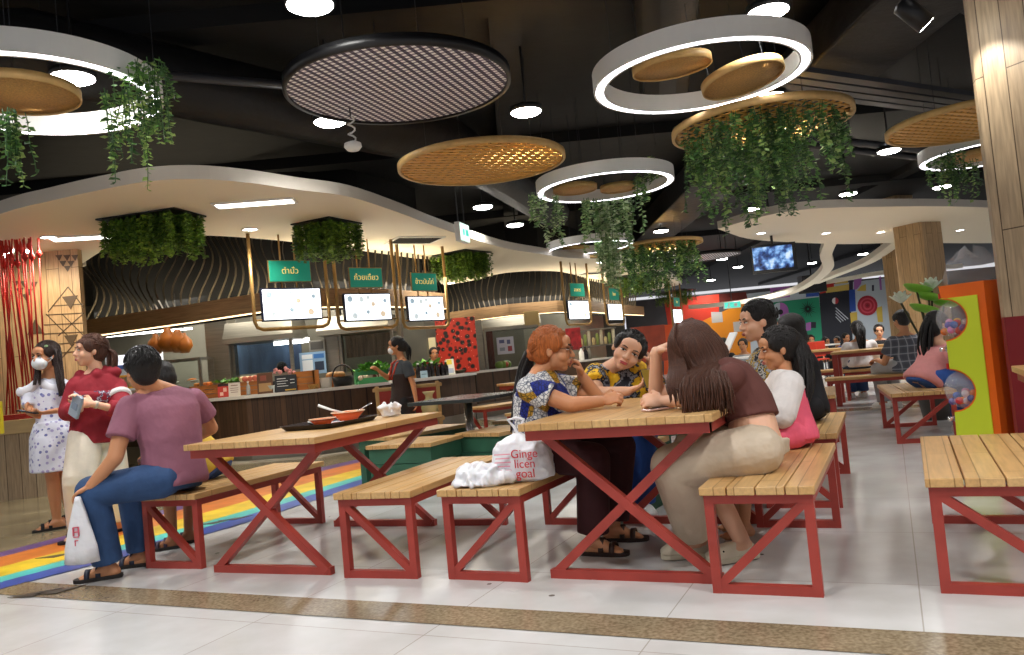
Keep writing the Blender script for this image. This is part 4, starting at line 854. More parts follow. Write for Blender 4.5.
def bottle(px, label, m, capm, back=.05, h=.22, r=.03, group='bottles on the counter'):
    t = thing('bottle', label, 'bottle', onc(px, back), 0, group); g = G(); g.lathe([(r * .9, 0), (r, .01), (r, h * .6), (r * .4, h * .8), (r * .4, h * .92)], seg=14); g.build('body', m, t, True); g = G(); g.lathe([(r * .5, h * .9), (r * .5, h)], seg=12); g.build('cap', capm, t); return t
bottle(247.5, 'clear plastic bottle on the counter right of the white card', mat('clear_plastic', '#c9d3d6', .2, trans=.6), white_plain, 0, .2, .028)
def tub(px, r, h, m, label, nm='tub', cat='tub', back=.05):
    t = thing(nm, label, cat, onc(px, back)); g = G(); g.lathe([(r * .8, 0), (r, h), (r * 1.05, h), (r * 1.05, h + .008), (r * .96, h + .008), (r * .78, .01)], seg=20); g.build('body', m, t, True); return t
tub(270.5, .05, .1, mat('pale_cup', '#b9c6c8', .4), 'pale plastic cup in front of the brown picture menu', 'cup', 'cup', -.02)
tub(326, .09, .14, white_plain, 'white round tub on the counter right of the tall crate'); tub(313, .08, .06, bamboo, 'small tan basket on the counter beside the white tub', 'basket', 'basket', .0)
# dark carry basket with handle
t = thing('handled_basket', 'black wire basket with an arched handle full of bottles on the counter', 'basket', onc(343, .05)); g = G(); g.lathe([(.13, 0), (.16, .14), (.15, .14), (.12, .01)], seg=20); g.build('basket_body', black_plain, t, True); g = G(); g.tube([V((.15 * math.cos(k * math.pi / 12), 0, .13 + .18 * math.sin(k * math.pi / 12))) for k in range(13)], .012, 8); g.build('handle', black_plain, t, True)
produce('brown baked roll piled left of the black wire basket', 329, 343, .925 + .12, [mat('roll_brown', '#a57c48', .6)], 5, .06, .35, 'rolls behind the basket', 'bread_roll'); 
g = G(); p = onc(336, .35); g.box((0, 0, .06), (.34, .3, .12)); o = g.build('bread_tray', wood_box, bevel=.005); o.location = p; tag(o, 'low wooden tray under the brown rolls on the counter', 'tray')
# produce stand: tiers in green trays
gt = mat('green_tray', '#4fa86a', .45)
for k, (px0, px1, z, b, lb) in enumerate(((358, 393, 0, .0, 'front green tray of the produce display, left of the server'), (355, 390, .14, .2, 'rear raised green tray of the produce display'))):
    p = onc((px0 + px1) / 2, b); w = (px1 - px0) * sx(370); t = thing('produce_tray', lb, 'tray', p, 18); g = G(); g.box((0, 0, z / 2 + .02), (w, .2, .04 + z)); g.build('tray_body', gt, t, bevel=.005); g = G(); g.box((0, -.1, z + .06), (w, .012, .05)); g.build('front_lip', gt, t)
for k, (c, lb) in enumerate((('#d8cbb0', 'pale vegetable in the front produce tray'), ('#8a4a3a', 'brown vegetable in the front produce tray'))):
    produce(lb, 359 + k * 1.6, 392, .985, [mat('veg_' + c, c, .5)], 10, .04, .0 + .05 * k, lb + 's', 'vegetable')
greens('row of bright green vegetables along the rear produce tray', 355, 392, 1.1, .12, .12, 110); greens('pale leafy bunch at the top of the produce display', 362, 385, 1.16, .26, .12, 60, 'leafy_bunch')
bm_ = mat('dark_bottle', '#1c1718', .25)
for k, px in enumerate((419, 424, 429, 433, 438, 443, 447)): bottle(px, 'dark sauce bottle in the row on the counter right of the server', bm_, [white_plain, black_plain, mat('cap_red', '#a83a2c', .4)][k % 3], .02, .24, .04, 'sauce bottles right of the server')
greens('green potted leaves behind the sauce bottles', 414, 440, 1.1, .3, .16, 70, 'leafy_plant'); crate(414, 440, .16, 'wooden crate under the leaves behind the sauce bottles', .3, .25)
card(448, 456, .28, 'white and yellow menu board leaning on the counter right of the sauce bottles', mat('card_yellowish', '#d9d6c4', .5), {'#d8c03a': [(.4, .2, .7, .3)], '#9aa4b8': [(.5, .75, .7, .3)]}, 0, -22)
card(421, 428, .11, 'pale blue label card in front of the sauce bottles', mat('card_pale_blue', '#a9c6d6', .5), {'#5a7a8a': [(.5, .5, .7, .1)]}, -.1)
tub(461, .1, .05, steel, 'flat steel tray at the right end of the near worktop', 'steel_tray', 'tray', .1)
# far counter clutter
produce('green and red fruit heap on the far counter', 500, 509, .925, [mat('fruit_green', '#6a8a3a', .5), mat('fruit_red', '#a8402c', .5)], 5, .09, .35, 'fruit on the far counter', 'fruit')
for k, px in enumerate((584, 588, 592)): bottle(px, 'small bottle on the far counter beside the woman in yellow', [white_plain, bm_, steel][k], black_plain, 0, .3, .06, 'bottles on the far counter')
g = G(); p = at(597, 337, 20.5)
t = thing('wall_shelf', 'glass shelf of pale dried goods on the far kitchen wall, above the woman in yellow', 'shelf', p); g = G(); g.box((0, 0, -.22), (1.0, .3, .03)); g.box((0, 0, .2), (1.0, .3, .03)); g.build('boards', steel, t)
for k in range(9):
    q = p + V((-.42 + k * .105, -.05, -.203)); g = G(); g.lathe([(.04, 0), (.045, .16 + .1 * (k % 3)), (.02, .2 + .1 * (k % 3))], seg=10); o = g.build('jar', mat('jar_tan_%d' % (k % 3), ['#c8b88a', '#8a9a5a', '#d8d0b8'][k % 3], .5), smooth=True); o.location = q; tag(o, 'pale jar on the far glass shelf above the woman in yellow', 'jar', 'jars on the far shelf')
# cup shelves at the left kitchen
p = at(130, 372, 13.6); t = thing('cup_rack', 'white lit shelf rack of stacked cups behind the man in mauve', 'shelf', (p.x, p.y, .9)); wd_ = 58 * 13.6 / FPX
g = G(); g.box((0, .2, .45), (wd_, .03, .9)); g.build('back_panel', mat('rack_white', '#e6e8ea', .5, emit=.25), t)
for k, (z, c) in enumerate(((.05, '#d8c8a0'), (.32, '#c9963f'), (.52, '#cf9a3c'), (.68, '#3f5a9c'))): g = G(); g.box((0, 0, z), (wd_, .4, .03 if k < 3 else .06)); g.build('shelf_board', mat('rack_' + c, c, .5), t)
for r_, z in enumerate((.066, .336)):
    for k in range(11):
        g = G(); g.lathe([(.04, 0), (.055, .17 if r_ else .2), (.05, .17 if r_ else .2), (.035, .01)], seg=12); o = g.build('paper_cup', white_plain, smooth=True); o.location = (p.x - wd_ / 2 + .09 + k * (wd_ - .18) / 10, p.y - .05, .9 + z); tag(o, 'white stacked cup on the lit rack behind the man in mauve', 'cup', 'cups on the lit rack')
g = G(); g.box((p.x, p.y, .44), (wd_ + .1, .45, .88)); o = g.build('rack_cabinet', oak_grey); tag(o, 'low wooden cabinet under the cup rack', 'cabinet')
# hanging brown ornaments and display case
for k, (px, py, r) in enumerate(((156, 344, .13), (168, 340, .16), (178, 341, .15), (184, 343, .13))):
    q = at(px, py, 12.3); t = thing('hanging_lantern', 'amber brown gourd shaped ornament hanging over the glass food case', 'ornament', q, 0, 'amber ornaments over the food case'); g = G(); g.lathe([(r * .5, -r * 1.2), (r, -r * .4), (r * .9, r * .3), (r * .35, r * .9), (r * .3, r * 1.2)], seg=16); g.build('body', mat('amber_glaze', '#9a5a1c', .4, var=.3, vscale=5), t, True); g = G(); g.tube([(0, 0, r), (0, 0, 2.6 - q.z)], .008, 6); g.build('cord', black_plain, t)
p = onc(182, .3); t = thing('food_case', 'glass food display case on the counter behind the man in mauve', 'display case', p); cw, cd_, chh = 52 * sx(182), .5, .62
g = G()
for sx_ in (-1, 1):
    for sy_ in (-1, 1): g.box((sx_ * cw / 2, sy_ * cd_ / 2, chh / 2), (.04, .04, chh))
for z in (.015, chh): 
    for s_ in (-1, 1): g.box((0, s_ * cd_ / 2, z), (cw, .03, .03)); g.box((s_ * cw / 2, 0, z), (.03, cd_, .03))
g.box((0, 0, .01), (cw, cd_, .02)); g.build('case_frame', steel, t); g = G(); g.box((0, -cd_ / 2, chh / 2), (cw - .04, .008, chh - .04)); g.box((0, 0, chh), (cw - .04, cd_ - .04, .008)); g.build('pane', glass, t); g = G(); g.box((0, 0, .27), (cw - .06, cd_ - .1, .012)); g.build('glass_shelf', glass, t)
for k, (u, v, z, c) in enumerate(((-.25, -.05, .026, '#c9b27a'), (.0, -.08, .026, '#b8683a'), (.25, -.05, .026, '#c8963c'), (-.2, 0, .282, '#6a8a3c'), (.2, 0, .282, '#c8742c'))):
    q = p + V((u * cw, v, z)); d = thing('plate', 'white plate of food inside the glass food case', 'plate', q, 0, 'plates in the food case'); g = G(); g.lathe([(.05, 0), (.1, .015), (.1, .02), (.045, .006)], seg=18); g.build('dish', white_plain, d, True); g = G(); g.ell((0, 0, .02), (.07, .06, .03)); g.build('food', mat('food_' + c, c, .6, bump=.6, bscale=60), d, True)
# console with red panel and vase in front of the counter
cw_ = mat('console_wood', '#a8895a', .5, var=.15); p = at(408, 400, 11.0); t = thing('console', 'wooden console with red side panels in front of the counter, behind the server', 'console', (p.x, 11.05, 0), 8)
g = G()
for x in (-.42, .42):
    for y in (-.15, .15): g.box((x, y, .44), (.045, .045, .88))
for z in (.36, .83): g.box((0, -.15, z), (.95, .04, .045)); g.box((0, .15, z), (.95, .04, .045))
g.box((0, 0, .38), (.9, .34, .03)); g.build('frame', cw_, t, bevel=.005); g = G(); g.box((0, .14, .6), (.8, .02, .44)); g.build('back_panel', mat('console_red', '#8a2a26', .5), t)
p = at(428, 392, 10.95); t = thing('vase', 'cream glazed vase on the console beside the server', 'vase', (p.x, 11.02, .396)); g = G(); g.lathe([(.07, 0), (.11, .06), (.125, .13), (.08, .22), (.05, .26), (.055, .3), (.09, .35), (.08, .35), (.045, .3)], seg=24); g.build('vase_body', mat('cream_glaze', '#d8cf9c', .2), t, True)
# ================================================================ people
skin = {k: mat('skin_' + k, c, .5, bump=.05, bscale=90, sub=.12) for k, c in (('tan', '#c58a62'), ('light', '#dba98a'), ('fair', '#e0b291'), ('deep', '#9a6644'))}
hairm = {k: mat('hair_' + k, c, .42, bump=.6, bscale=45, stretch=(6, 6, .6), var=.35, vscale=22) for k, c in (('black', '#15110f'), ('brown', '#4a2a1a'), ('dark', '#2a1a14'), ('orange', '#a85a24'))}
eye_w = mat('eye_white', '#e8e4de', .3); eye_d = mat('eye_dark', '#150e0b', .2); lipm = mat('lips', '#9c4a42', .45); lipr = mat('lips_red', '#a8484a', .45); browm = mat('brow_dark', '#241814', .7)
def fabric(name, c, b=.45, sc=9): return mat('cloth_' + name, c, .8, bump=b, bscale=sc, var=.06, vscale=14)
def P(px, py, Y, z=None):
    p = at(px, py, Y)
    if z is not None: p.z = z
    return p
class Head:
    def __init__(s, c, f, up=(0, 0, 1), k=1.0, wx=1.0):
        s.wx = wx; s.c = V(c); s.f = V(f).normalized(); u = V(up); s.r = s.f.cross(u).normalized(); s.u = s.r.cross(s.f).normalized(); s.k = k; s.R = Matrix((s.r, s.f, s.u)).transposed()
    def p(s, x, y, z): return s.c + s.R @ V((x * s.wx, y, z)) * s.k
    def e(s, g, c, r, seg=18, rg=12): g.ell(s.p(*c), (r[0] * s.k * s.wx, r[1] * s.k, r[2] * s.k), s.R, seg, rg)
    def build(s, g):
        e = lambda c, r: s.e(g, c, r)
        e((0, -.012, .03), (.075, .094, .084)); e((0, .022, -.03), (.062, .064, .076)); e((0, .052, -.088), (.028, .026, .022)); e((0, .03, -.065), (.05, .05, .035))
        for x in (-1, 1):
            e((x * .035, .048, -.03), (.03, .034, .032)); e((x * .074, -.006, -.01), (.01, .017, .027)); e((x * .03, .078, .022), (.026, .012, .009)); e((x * .012, .098, -.03), (.009, .01, .008))
        g.cone(s.p(0, .082, .012), s.p(0, .103, -.026), .009 * s.k, .013 * s.k, 10); e((0, .086, -.06), (.024, .01, .014)); e((0, .064, .045), (.055, .026, .035))
    def face(s, par, off, brow=browm, lip=lipm, eyes=True):
        for x in (-1, 1):
            if eyes:
                g = G(); s.e(g, (x * .031, .0815, .004), (.0155, .009, .0048), 12, 8); o = g.build('eye', eye_w, par, True, off)
                g = G(); s.e(g, (x * .031, .0865, .004), (.006, .005, .0047), 10, 6); g.build('iris', eye_d, o, True, off)
                g = G(); s.e(g, (x * .031, .084, .009), (.018, .008, .0026), 10, 6); g.build('eyelid', eye_d, o, True, off)
            g = G(); g.tube([s.p(x * .014, .09, .024), s.p(x * .033, .089, .029), s.p(x * .05, .078, .023)], [.003 * s.k, .0042 * s.k, .002 * s.k], 6); g.build('eyebrow', brow, par, True, off)
        if lip:
            g = G(); s.e(g, (0, .0935, -.0575), (.023, .0055, .0048), 12, 8); s.e(g, (0, .0925, -.0655), (.02, .006, .0055), 12, 8); g.build('lips', lip, par, True, off)
def sring(c, r, f, w, d, n=24, ex=2.4):
    out = []
    for k in range(n):
        a = 2 * math.pi * k / n; x, y = math.cos(a), math.sin(a); out.append(c + r * (math.copysign(abs(x) ** (2 / ex), x) * w) + f * (math.copysign(abs(y) ** (2 / ex), y) * d))
    return out
class Fig:
    """joints in world space; builds one continuous skin and separate clothes"""
    def __init__(s, label, base, skn, k=1.0, vox=.008, group=None, name='person'):
        s.t = thing(name, label, 'person', base, 0, group); s.off = V(base); s.sk = skn; s.k = k; s.vox = vox; s.g = G()
    def torso(s, neck, sl, sr, hl, hr, w=(.165, .135, .16, .17), d=(.12, .10, .115, .085), bend=0):
        k = s.k; s.pel = (V(hl) + V(hr)) / 2; s.neck = V(neck); s.sl, s.sr, s.hl, s.hr = V(sl), V(sr), V(hl), V(hr)
        rh = (s.hr - s.hl).normalized(); rs = (s.sr - s.sl).normalized(); ms = (s.sl + s.sr) / 2; ax = (ms - s.pel); L = ax.length; fw = ax.normalized().cross(rs).normalized() * -1
        fw = (ax.normalized()).cross(rs).normalized(); mid_ = s.pel.lerp(ms, .5) - fw * bend
        c = catmull([s.pel - ax.normalized() * .09 * k, s.pel, mid_, ms, s.neck], 6); s.spine = c
        n = len(c); s.rings = []
        prof = [(0, w[0] * .8, d[0] * .8), (.2, w[0], d[0]), (.45, w[1], d[1]), (.66, w[2], d[2]), (.78, w[3], d[3]), (.9, .105, .068), (1, .06, .058)]
        for i, p in enumerate(c):
            t = i / (n - 1); u = (c[min(i + 1, n - 1)] - c[max(i - 1, 0)]).normalized(); r = rh.lerp(rs, min(1, t / .75)); r = (r - u * r.dot(u)).normalized(); f = u.cross(r)
            for (a, wa, da), (b, wb, db) in zip(prof, prof[1:]):
                if a <= t <= b + 1e-6: q = (t - a) / (b - a); s.rings.append((p, r, f, (wa + (wb - wa) * q) * k, (da + (db - da) * q) * k, t)); break
        return s
    def torso_loft(s, g, t0, t1, grow, hemgrow=0.0):
        rs = [x for x in s.rings if t0 - .02 <= x[5] <= t1 + .02]; out = []
        for p, r, f, w, d, t in rs:
            e = grow + hemgrow * max(0, (.45 - t) / .45); out.append(sring(p, r, f, w + e, d + e))
        g.loft(out)
    def body(s, head, arms, legs, ar=(.047, .038, .026), lr=(.078, .056, .036)):
        g, k = s.g, s.k; s.head = head; head.build(g); g.cone(s.neck - head.u * .02, head.p(0, -.022, -.055), .056 * k, .05 * k); s.torso_loft(g, 0, 1, -.012)
        for sh, el, wr in arms: g.cone(s.neck.lerp(head.p(0, -.03, -.06), .15), V(sh).lerp(s.neck, .15), .05 * k, .048 * k)
        for sh, el, wr in arms: g.cone(sh, el, ar[0] * k, ar[1] * k); g.cone(el, wr, ar[1] * k * 1.0, ar[2] * k)
        for hp, kn, an in legs: g.cone(hp, kn, lr[0] * k, lr[1] * k); g.cone(kn, V(kn).lerp(V(an), .35), lr[1] * k, lr[1] * .98 * k); g.cone(V(kn).lerp(V(an), .35), an, lr[1] * .98 * k, lr[2] * k)
        return s
    def hand(s, wr, to, n, thumb, curl=.5, k=None, spread=1.0):
        """wr wrist, to = point the hand aims at, n = direction the palm faces, thumb = side the thumb leaves"""
        k = k or s.k; g = s.g; wr = V(wr); d = (V(to) - wr).normalized(); n = V(n); n = (n - d * n.dot(d)).normalized(); a = d.cross(n)
        if a.dot(V(thumb)) < 0: a = -a
        R = Matrix((a, d, n)).transposed(); g.ell(wr + d * .046 * k, (.041 * k, .054 * k, .017 * k), R, 14, 10); g.ell(wr + d * .07 * k, (.04 * k, .025 * k, .014 * k), R, 12, 8); g.cone(wr - d * .01 * k, wr + d * .03 * k, .026 * k, .03 * k, 12, flat=.75, side=n)
        for i, L in enumerate((.074, .083, .078, .062)):
            q = wr + d * (.088 - .006 * abs(i - 1.3)) * k + a * (.031 - .0205 * i) * k; ang = .15 + curl * .5; dd = d + a * (.10 - .07 * i) * spread
            for j, (fl, r0, r1) in enumerate(((.42, .0098, .009), (.32, .009, .0082), (.26, .0082, .0066))):
                v = (dd.normalized() * math.cos(ang) + n * math.sin(ang)); e = q + v * L * fl * k; g.cone(q, e, r0 * k, r1 * k, 9); q = e; ang += curl * (1.0 if j == 0 else .8)
        q = wr + d * .028 * k + a * .032 * k; v = (d * .75 + a * .62 + n * .25).normalized(); e = q + v * .042 * k; g.cone(q, e, .0135 * k, .0105 * k, 10); v = (d * .9 + a * (.25 - .5 * curl) + n * (.2 + .7 * curl)).normalized(); g.cone(e, e + v * .032 * k, .0105 * k, .0085 * k, 10)
    def foot(s, an, d, toes=True):
        k = s.k; g = s.g; an = V(an); d = V((d[0], d[1], 0)).normalized(); sd = V((d.y, -d.x, 0)); fz = an.z - .055 * k
        z = lambda h: an.z - (.06 - h) * k
        h = an - d * .035 * k; h.z = z(.012); g.cone(an, h, .036 * k, .033 * k); b = an + d * .125 * k; b.z = z(-.005); g.cone(an - d * .0 + V((0, 0, -.015)) * k, b, .036 * k, .026 * k, flat=1.25, side=sd); g.cone(h, b, .03 * k, .026 * k, flat=1.2, side=sd)
        if toes:
            for i in range(5): c = b + d * (.028 - .006 * abs(i - 1)) * k + sd * (.032 - .016 * i) * k; g.ell(c, (.0115 * k, .017 * k, .011 * k) if i else (.014 * k, .02 * k, .013 * k), Matrix((sd, d, V((0, 0, 1)))).transposed(), 10, 8)
    def shoe(s, an, d, m, kind='sandal', sole=None, name=None):
        k = s.k; an = V(an); d = V((d[0], d[1], 0)).normalized(); sd = V((d.y, -d.x, 0)); R = Matrix((sd, d, V((0, 0, 1)))).transposed(); c0 = V((an.x, an.y, an.z - .085 * k)) ; g = G()
        def outline(z, gr): 
            prof = ((-.075, .022), (-.06, .034), (-.02, .038), (.04, .040), (.1, .048), (.15, .045), (.185, .028), (.192, .008)); L = [(y * k, (w + gr) * k) for y, w in prof]
            return [c0 + R @ V((w, y, z * k)) for y, w in L] + [c0 + R @ V((-w, y, z * k)) for y, w in reversed(L)]
        g.loft([outline(.0, 0), outline(.022, .003)]); sh = g.build(name or ('sandal' if kind == 'sandal' else 'shoe'), sole or m, s.t, False, s.off, bevel=.003)
        if kind == 'sandal':
            for y, h, w in ((.05, .078, .042), (.11, .055, .049)):
                g = G(); g.loft([[c0 + R @ V((math.cos(a) * w * k * f, (y + e) * k, (.015 + math.sin(a) * h * f) * k)) for e, f in ((-.014, 1.0), (.014, 1.0), (.014, .9), (-.014, .9))] for a in [math.pi * j / 12 for j in range(13)]]); g.build('strap', m, sh, True, s.off)
        else:
            g = G(); up = [outline(.02, .003), outline(.045, .002)]
            g.loft(up + [[p.lerp(c0 + R @ V((0, .03 * k, .07 * k)), .28) + V((0, 0, .02 * k)) for p in outline(.05, 0)], [p.lerp(c0 + R @ V((0, .02 * k, .085 * k)), .6) + V((0, 0, .012 * k)) for p in outline(.06, 0)]]); g.build('upper', m, sh, True, s.off, vox=.006, sm=3)
            if kind == 'clog':
                for y, x, z in ((.11, .04, .055), (.135, .03, .05), (.085, .044, .055), (.12, -.036, .056), (.145, -.02, .047)): g = G(); g.ell(c0 + R @ V((x * k, y * k, z * k)), .008 * k, seg=8, rg=6); g.build('vent_hole', eye_d, sh, True, s.off)
    def done(s, name='body', sm=2): return s.g.build(name, s.sk, s.t, True, s.off, vox=s.vox, sm=sm)
    def cloth(s, name, g, m, vox=None, sm=4): return g.build(name, m, s.t, True, s.off, vox=vox or max(.0075, s.vox * 1.15), sm=sm)
    def shirt(s, m, arms, sl=.55, grow=.008, hem=.1, hemgrow=.015, top=.93, r=(.062, .068), name='shirt', extra=None):
        g = G(); s.torso_loft(g, hem, top, grow, hemgrow); k = s.k
        if top > .9:
            for a in (s.sl, s.sr): g.cone(s.neck - V((0, 0, .012)) * k, a.lerp(s.neck, .1), .056 * k, .056 * k)
        for sh, el, wr in arms:
            sh, el, wr = V(sh), V(el), V(wr)
            if sl <= 1: g.cone(sh, sh.lerp(el, sl), r[0] * k, r[1] * k, round2=False)
            else: g.cone(sh, el, r[0] * k, r[1] * k * .92); g.cone(el, el.lerp(wr, sl - 1), r[1] * k * .9, r[1] * k * .8, round2=False)
        if extra: extra(g)
        return s.cloth(name, g, m)
    def pants(s, m, legs, r=(.098, .082, .075), cut=1.0, name='trousers', top=.3, grow=.012):
        g = G(); s.torso_loft(g, 0, top, grow); k = s.k
        for i, (hp, kn, an) in enumerate(legs):
            hp, kn, an = V(hp), V(kn), V(an); c = cut[i] if isinstance(cut, (tuple, list)) else cut
            g.cone(hp, kn, r[0] * k, r[1] * k, 20)
            if c > 0: g.cone(kn, kn.lerp(an, c), r[1] * k, r[2] * k, 20, round2=False)
        return s.cloth(name, g, m)
    def hair(s, m, extra=None, cap=(0, -.022, .042), r=(.086, .1, .086), fringe=True, name='hair'):
        g = G(); h = s.head; h.e(g, cap, r); h.e(g, (0, -.045, -.005), (.078, .07, .085))
        if fringe:
            for x in (-1, 1): h.e(g, (x * .066, .012, .035), (.022, .05, .05))
        if extra: extra(g, h)
        return g.build(name, m, s.t, True, s.off, vox=max(.006, s.vox * .8), sm=3)
    def locks(s, name, m, roots, w=.012, seg=6):
        g = G()
        for pts in roots: c = catmull(pts, 4); n = len(c); g.tube(c, [w * (1 - .8 * (i / (n - 1)) ** 2.5) for i in range(n)], seg)
        return g.build(name, m, s.t, True, s.off)
def comb(F, m, n, root=None, cap=(0, -.022, .042), r=(.088, .102, .088), w=.0045):
    """hair strands lying over the cap, swept to a tail root, or short tufts"""
    h = F.head; L = []
    for k in range(n):
        ph = rnd.uniform(0, 2 * math.pi); th = rnd.uniform(.05, 1.75) if math.cos(ph) < .35 else rnd.uniform(.05, 1.15)
        def sp(th, ph, e=1.0): return h.p(cap[0] + r[0] * e * math.sin(th) * math.sin(ph), cap[1] + r[1] * e * math.sin(th) * math.cos(ph), cap[2] + r[2] * e * math.cos(th))
        a = sp(th, ph)
        if root: q = V(root); b = sp(min(th + .3, 1.9), ph + (.35 if math.sin(ph) > 0 else -.35) * 1.0 if False else ph); e = h.p(*root); m1 = a.lerp(e, .5); d = (m1 - h.p(*cap)); R_ = .097 * h.k; m1 = h.p(*cap) + d.normalized() * max(d.length, R_); L.append([a, m1, e])
        else: dth = rnd.uniform(.18, .4); dp = rnd.uniform(-.3, .3); L.append([a, sp(th + dth * .5, ph + dp * .5, 1.015), sp(th + dth, ph + dp, 1.03)])
    return F.locks('hair_strands', m, L, w * h.k, 4)
def lockset(a_pts, n, sp, jit=.01):
    """n strands following a guide line with a widening spread"""
    out = []
    for k in range(n):
        o = V((rnd.uniform(-1, 1), rnd.uniform(-1, 1), rnd.uniform(-.3, .3))); out.append([V(p) + o * sp[i] + V((rnd.uniform(-jit, jit), rnd.uniform(-jit, jit), 0)) for i, p in enumerate(a_pts)])
    return out
# ---------------------------------------------------------------- patterned cloths
def spots(name, base, cols, sc=26, thr=.26, bump=.35):
    m = fabric(name, base, bump); v = coords(m); a = tex(m, 'Voronoi', v, Scale=sc); c = base
    n, l, b = nodes_of(m); lt = n.new('ShaderNodeMath'); lt.operation = 'LESS_THAN'; lt.inputs[1].default_value = thr; l.new(a.outputs['Distance'], lt.inputs[0])
    sp = n.new('ShaderNodeSeparateColor'); l.new(a.outputs['Color'], sp.inputs[0]); k = len(cols); r = ramp(m, sp.outputs[0], [(i / k, x) for i, x in enumerate(cols)], True)
    setcol(m, mixc(m, lt.outputs[0], base, r)); return m
floral = spots('floral_dress', '#d5d8e4', ['#8080b4', '#a49fc8', '#6a70a4', '#c9cadc'], 27, .36)
blouse = fabric('patterned_blouse', '#c9c8c6', .3)
def _bl():
    m = blouse; v = coords(m); a = tex(m, 'Voronoi', v, Scale=52.0, feature='DISTANCE_TO_EDGE'); f = ramp(m, a.outputs['Distance'], [(0, '#3a3f48'), (.06, '#8d9098'), (.16, '#d5d4d0')]); b2 = tex(m, 'Voronoi', v, Scale=13.0); n, l, b = nodes_of(m)
    sp = n.new('ShaderNodeSeparateColor'); l.new(b2.outputs['Color'], sp.inputs[0]); r = ramp(m, sp.outputs[0], [(0, '#1b2f9a'), (.2, '#ffffff'), (.5, '#d8a32c'), (.64, '#ffffff'), (.88, '#24389c')], True); setcol(m, mixc(m, 1.0, f, r, 'MULTIPLY'))
_bl()
def splash(name, cols, sc=7):
    m = fabric(name, cols[0], .3); v = coords(m); a = tex(m, 'Noise', v, Scale=float(sc), Detail=5.0, Roughness=.65); n = len(cols); setcol(m, ramp(m, a.outputs['Fac'], [(.0, cols[0])] + [(.40 + .17 * i / max(1, n - 2), c) for i, c in enumerate(cols[1:])], True)); return m
yellow_sh = splash('yellow_black_shirt', ['#1c1b22', '#22222c', '#85878e', '#1d1d25', '#dba91c', '#e2b41e'], 6)
dark_fl = splash('dark_flowered_shirt', ['#16171f', '#1a1c26', '#b9b7ae', '#1b1e2a', '#c9a02a', '#17181f', '#9aa0a8'], 16)
plaid = fabric('plaid', '#4b4c52', .2)
def _pl():
    m = plaid; v = coords(m); c = None
    for sc, col, th in ((3.4, '#34353c', .4), (3.4, '#a6a7ad', .94)):
        for d in ('X', 'Z'):
            w = tex(m, 'Wave', v, Scale=sc, bands_direction=d); f = ramp(m, w.outputs['Fac'], [(0, '#000000'), (th, '#d0d0d0')] if th > .5 else [(0, '#808080'), (th, '#000000')], True); c = mixc(m, f, c or '#5b5d66', col)
    setcol(m, c)
_pl()
mauve = fabric('mauve_tee', '#8e5a6b', 1.0, 7); denim = mat('denim', '#2c4870', .8, bump=.5, bscale=14, var=.22, vscale=7); denim2 = mat('denim_blue', '#2c55a0', .8, bump=.5, bscale=14, var=.2, vscale=7)
maroon_h = fabric('red_hoodie', '#8a1826', .6, 8); cream_p = fabric('cream_trousers', '#d9cfbd', .6, 8); maroon_p = fabric('maroon_trousers', '#3a1418', .5, 9); khaki = mat('khaki_satin', '#c0af98', .5, bump=1.0, bscale=8, var=.06); brown_t = fabric('brown_tee', '#5c322b', .35, 12)
pink_b = fabric('pink_body', '#e05a72', .5, 12); white_s = fabric('white_cotton', '#d9d3cf', .6, 12); black_s = fabric('black_cotton', '#17171b', .4); char = fabric('charcoal_cotton', '#3c4248', .4); grey_s = fabric('grey_cotton', '#a6a8aa', .4); pink_t = fabric('rose_tee', '#d08a88', .5, 10); yel_t = fabric('yellow_tee', '#c9a53a', .4); blue_sh = fabric('blue_shorts', '#2e4f96', .5); dark_red = fabric('dark_red_cotton', '#7c2430', .4)
# ================================================================ 1 woman in the patterned blouse
T = .8
b = P(545, 500, 4.42, 0); F = Fig('orange haired person with a long ponytail, patterned blouse and maroon trousers, chin on fist', b, skin['tan'], vox=.0048)
hd = Head(P(553, 350, 4.42), (.96, -.2, -.1), (.05, 0, 1), 1.08)
sR, eR, wR = P(529, 389, 4.27), P(571, 408, 4.2, .80), P(602, 403, 4.26, .80); sL, eL, wL = P(556, 385, 4.6), P(598, 399, 4.55, .80), P(582, 376, 4.5)
hR, kR, aR = P(534, 458, 4.3, .55), P(594, 468, 4.2, .5), P(593, 538, 4.22, .085); hL, kL, aL = P(548, 456, 4.58, .55), P(621, 460, 4.5, .52), P(614, 530, 4.48, .085)
F.torso(P(539, 373, 4.45), sL, sR, hL, hR, w=(.17, .155, .175, .165), d=(.135, .14, .14, .09)); arms = [(sR, eR, wR), (sL, eL, wL)]; legs = [(hR, kR, aR), (hL, kL, aL)]
F.body(hd, arms, legs, ar=(.052, .044, .029)); F.hand(wR, wR + V((.1, -.02, .02)), (.2, .75, -.6), (0, .3, 1), 1.25); F.hand(wL, P(575, 355, 4.48), (-.8, -.1, .1), (0, -1, .2), 1.1)
F.foot(aR, (.9, -.42)); F.foot(aL, (.95, -.3)); F.done(); hd.face(F.t, F.off, lip=lipm)
F.shirt(blouse, arms, .55, .012, .1, .02, r=(.072, .085)); F.pants(maroon_p, legs, (.105, .092, .085), .92)
F.hair(hairm['orange'], lambda g, h: (h.e(g, (0, -.04, .035), (.083, .085, .085)), h.e(g, (0, -.11, -.02), (.035, .035, .04)))); comb(F, hairm['orange'], 170, (0, -.13, -.02))
F.locks('ponytail', hairm['black'], lockset([hd.p(0, -.12, -.01), P(524, 372, 4.5), P(520, 400, 4.48), P(515, 432, 4.46)], 26, (.015, .035, .035, .02)), .012)
gl = G()
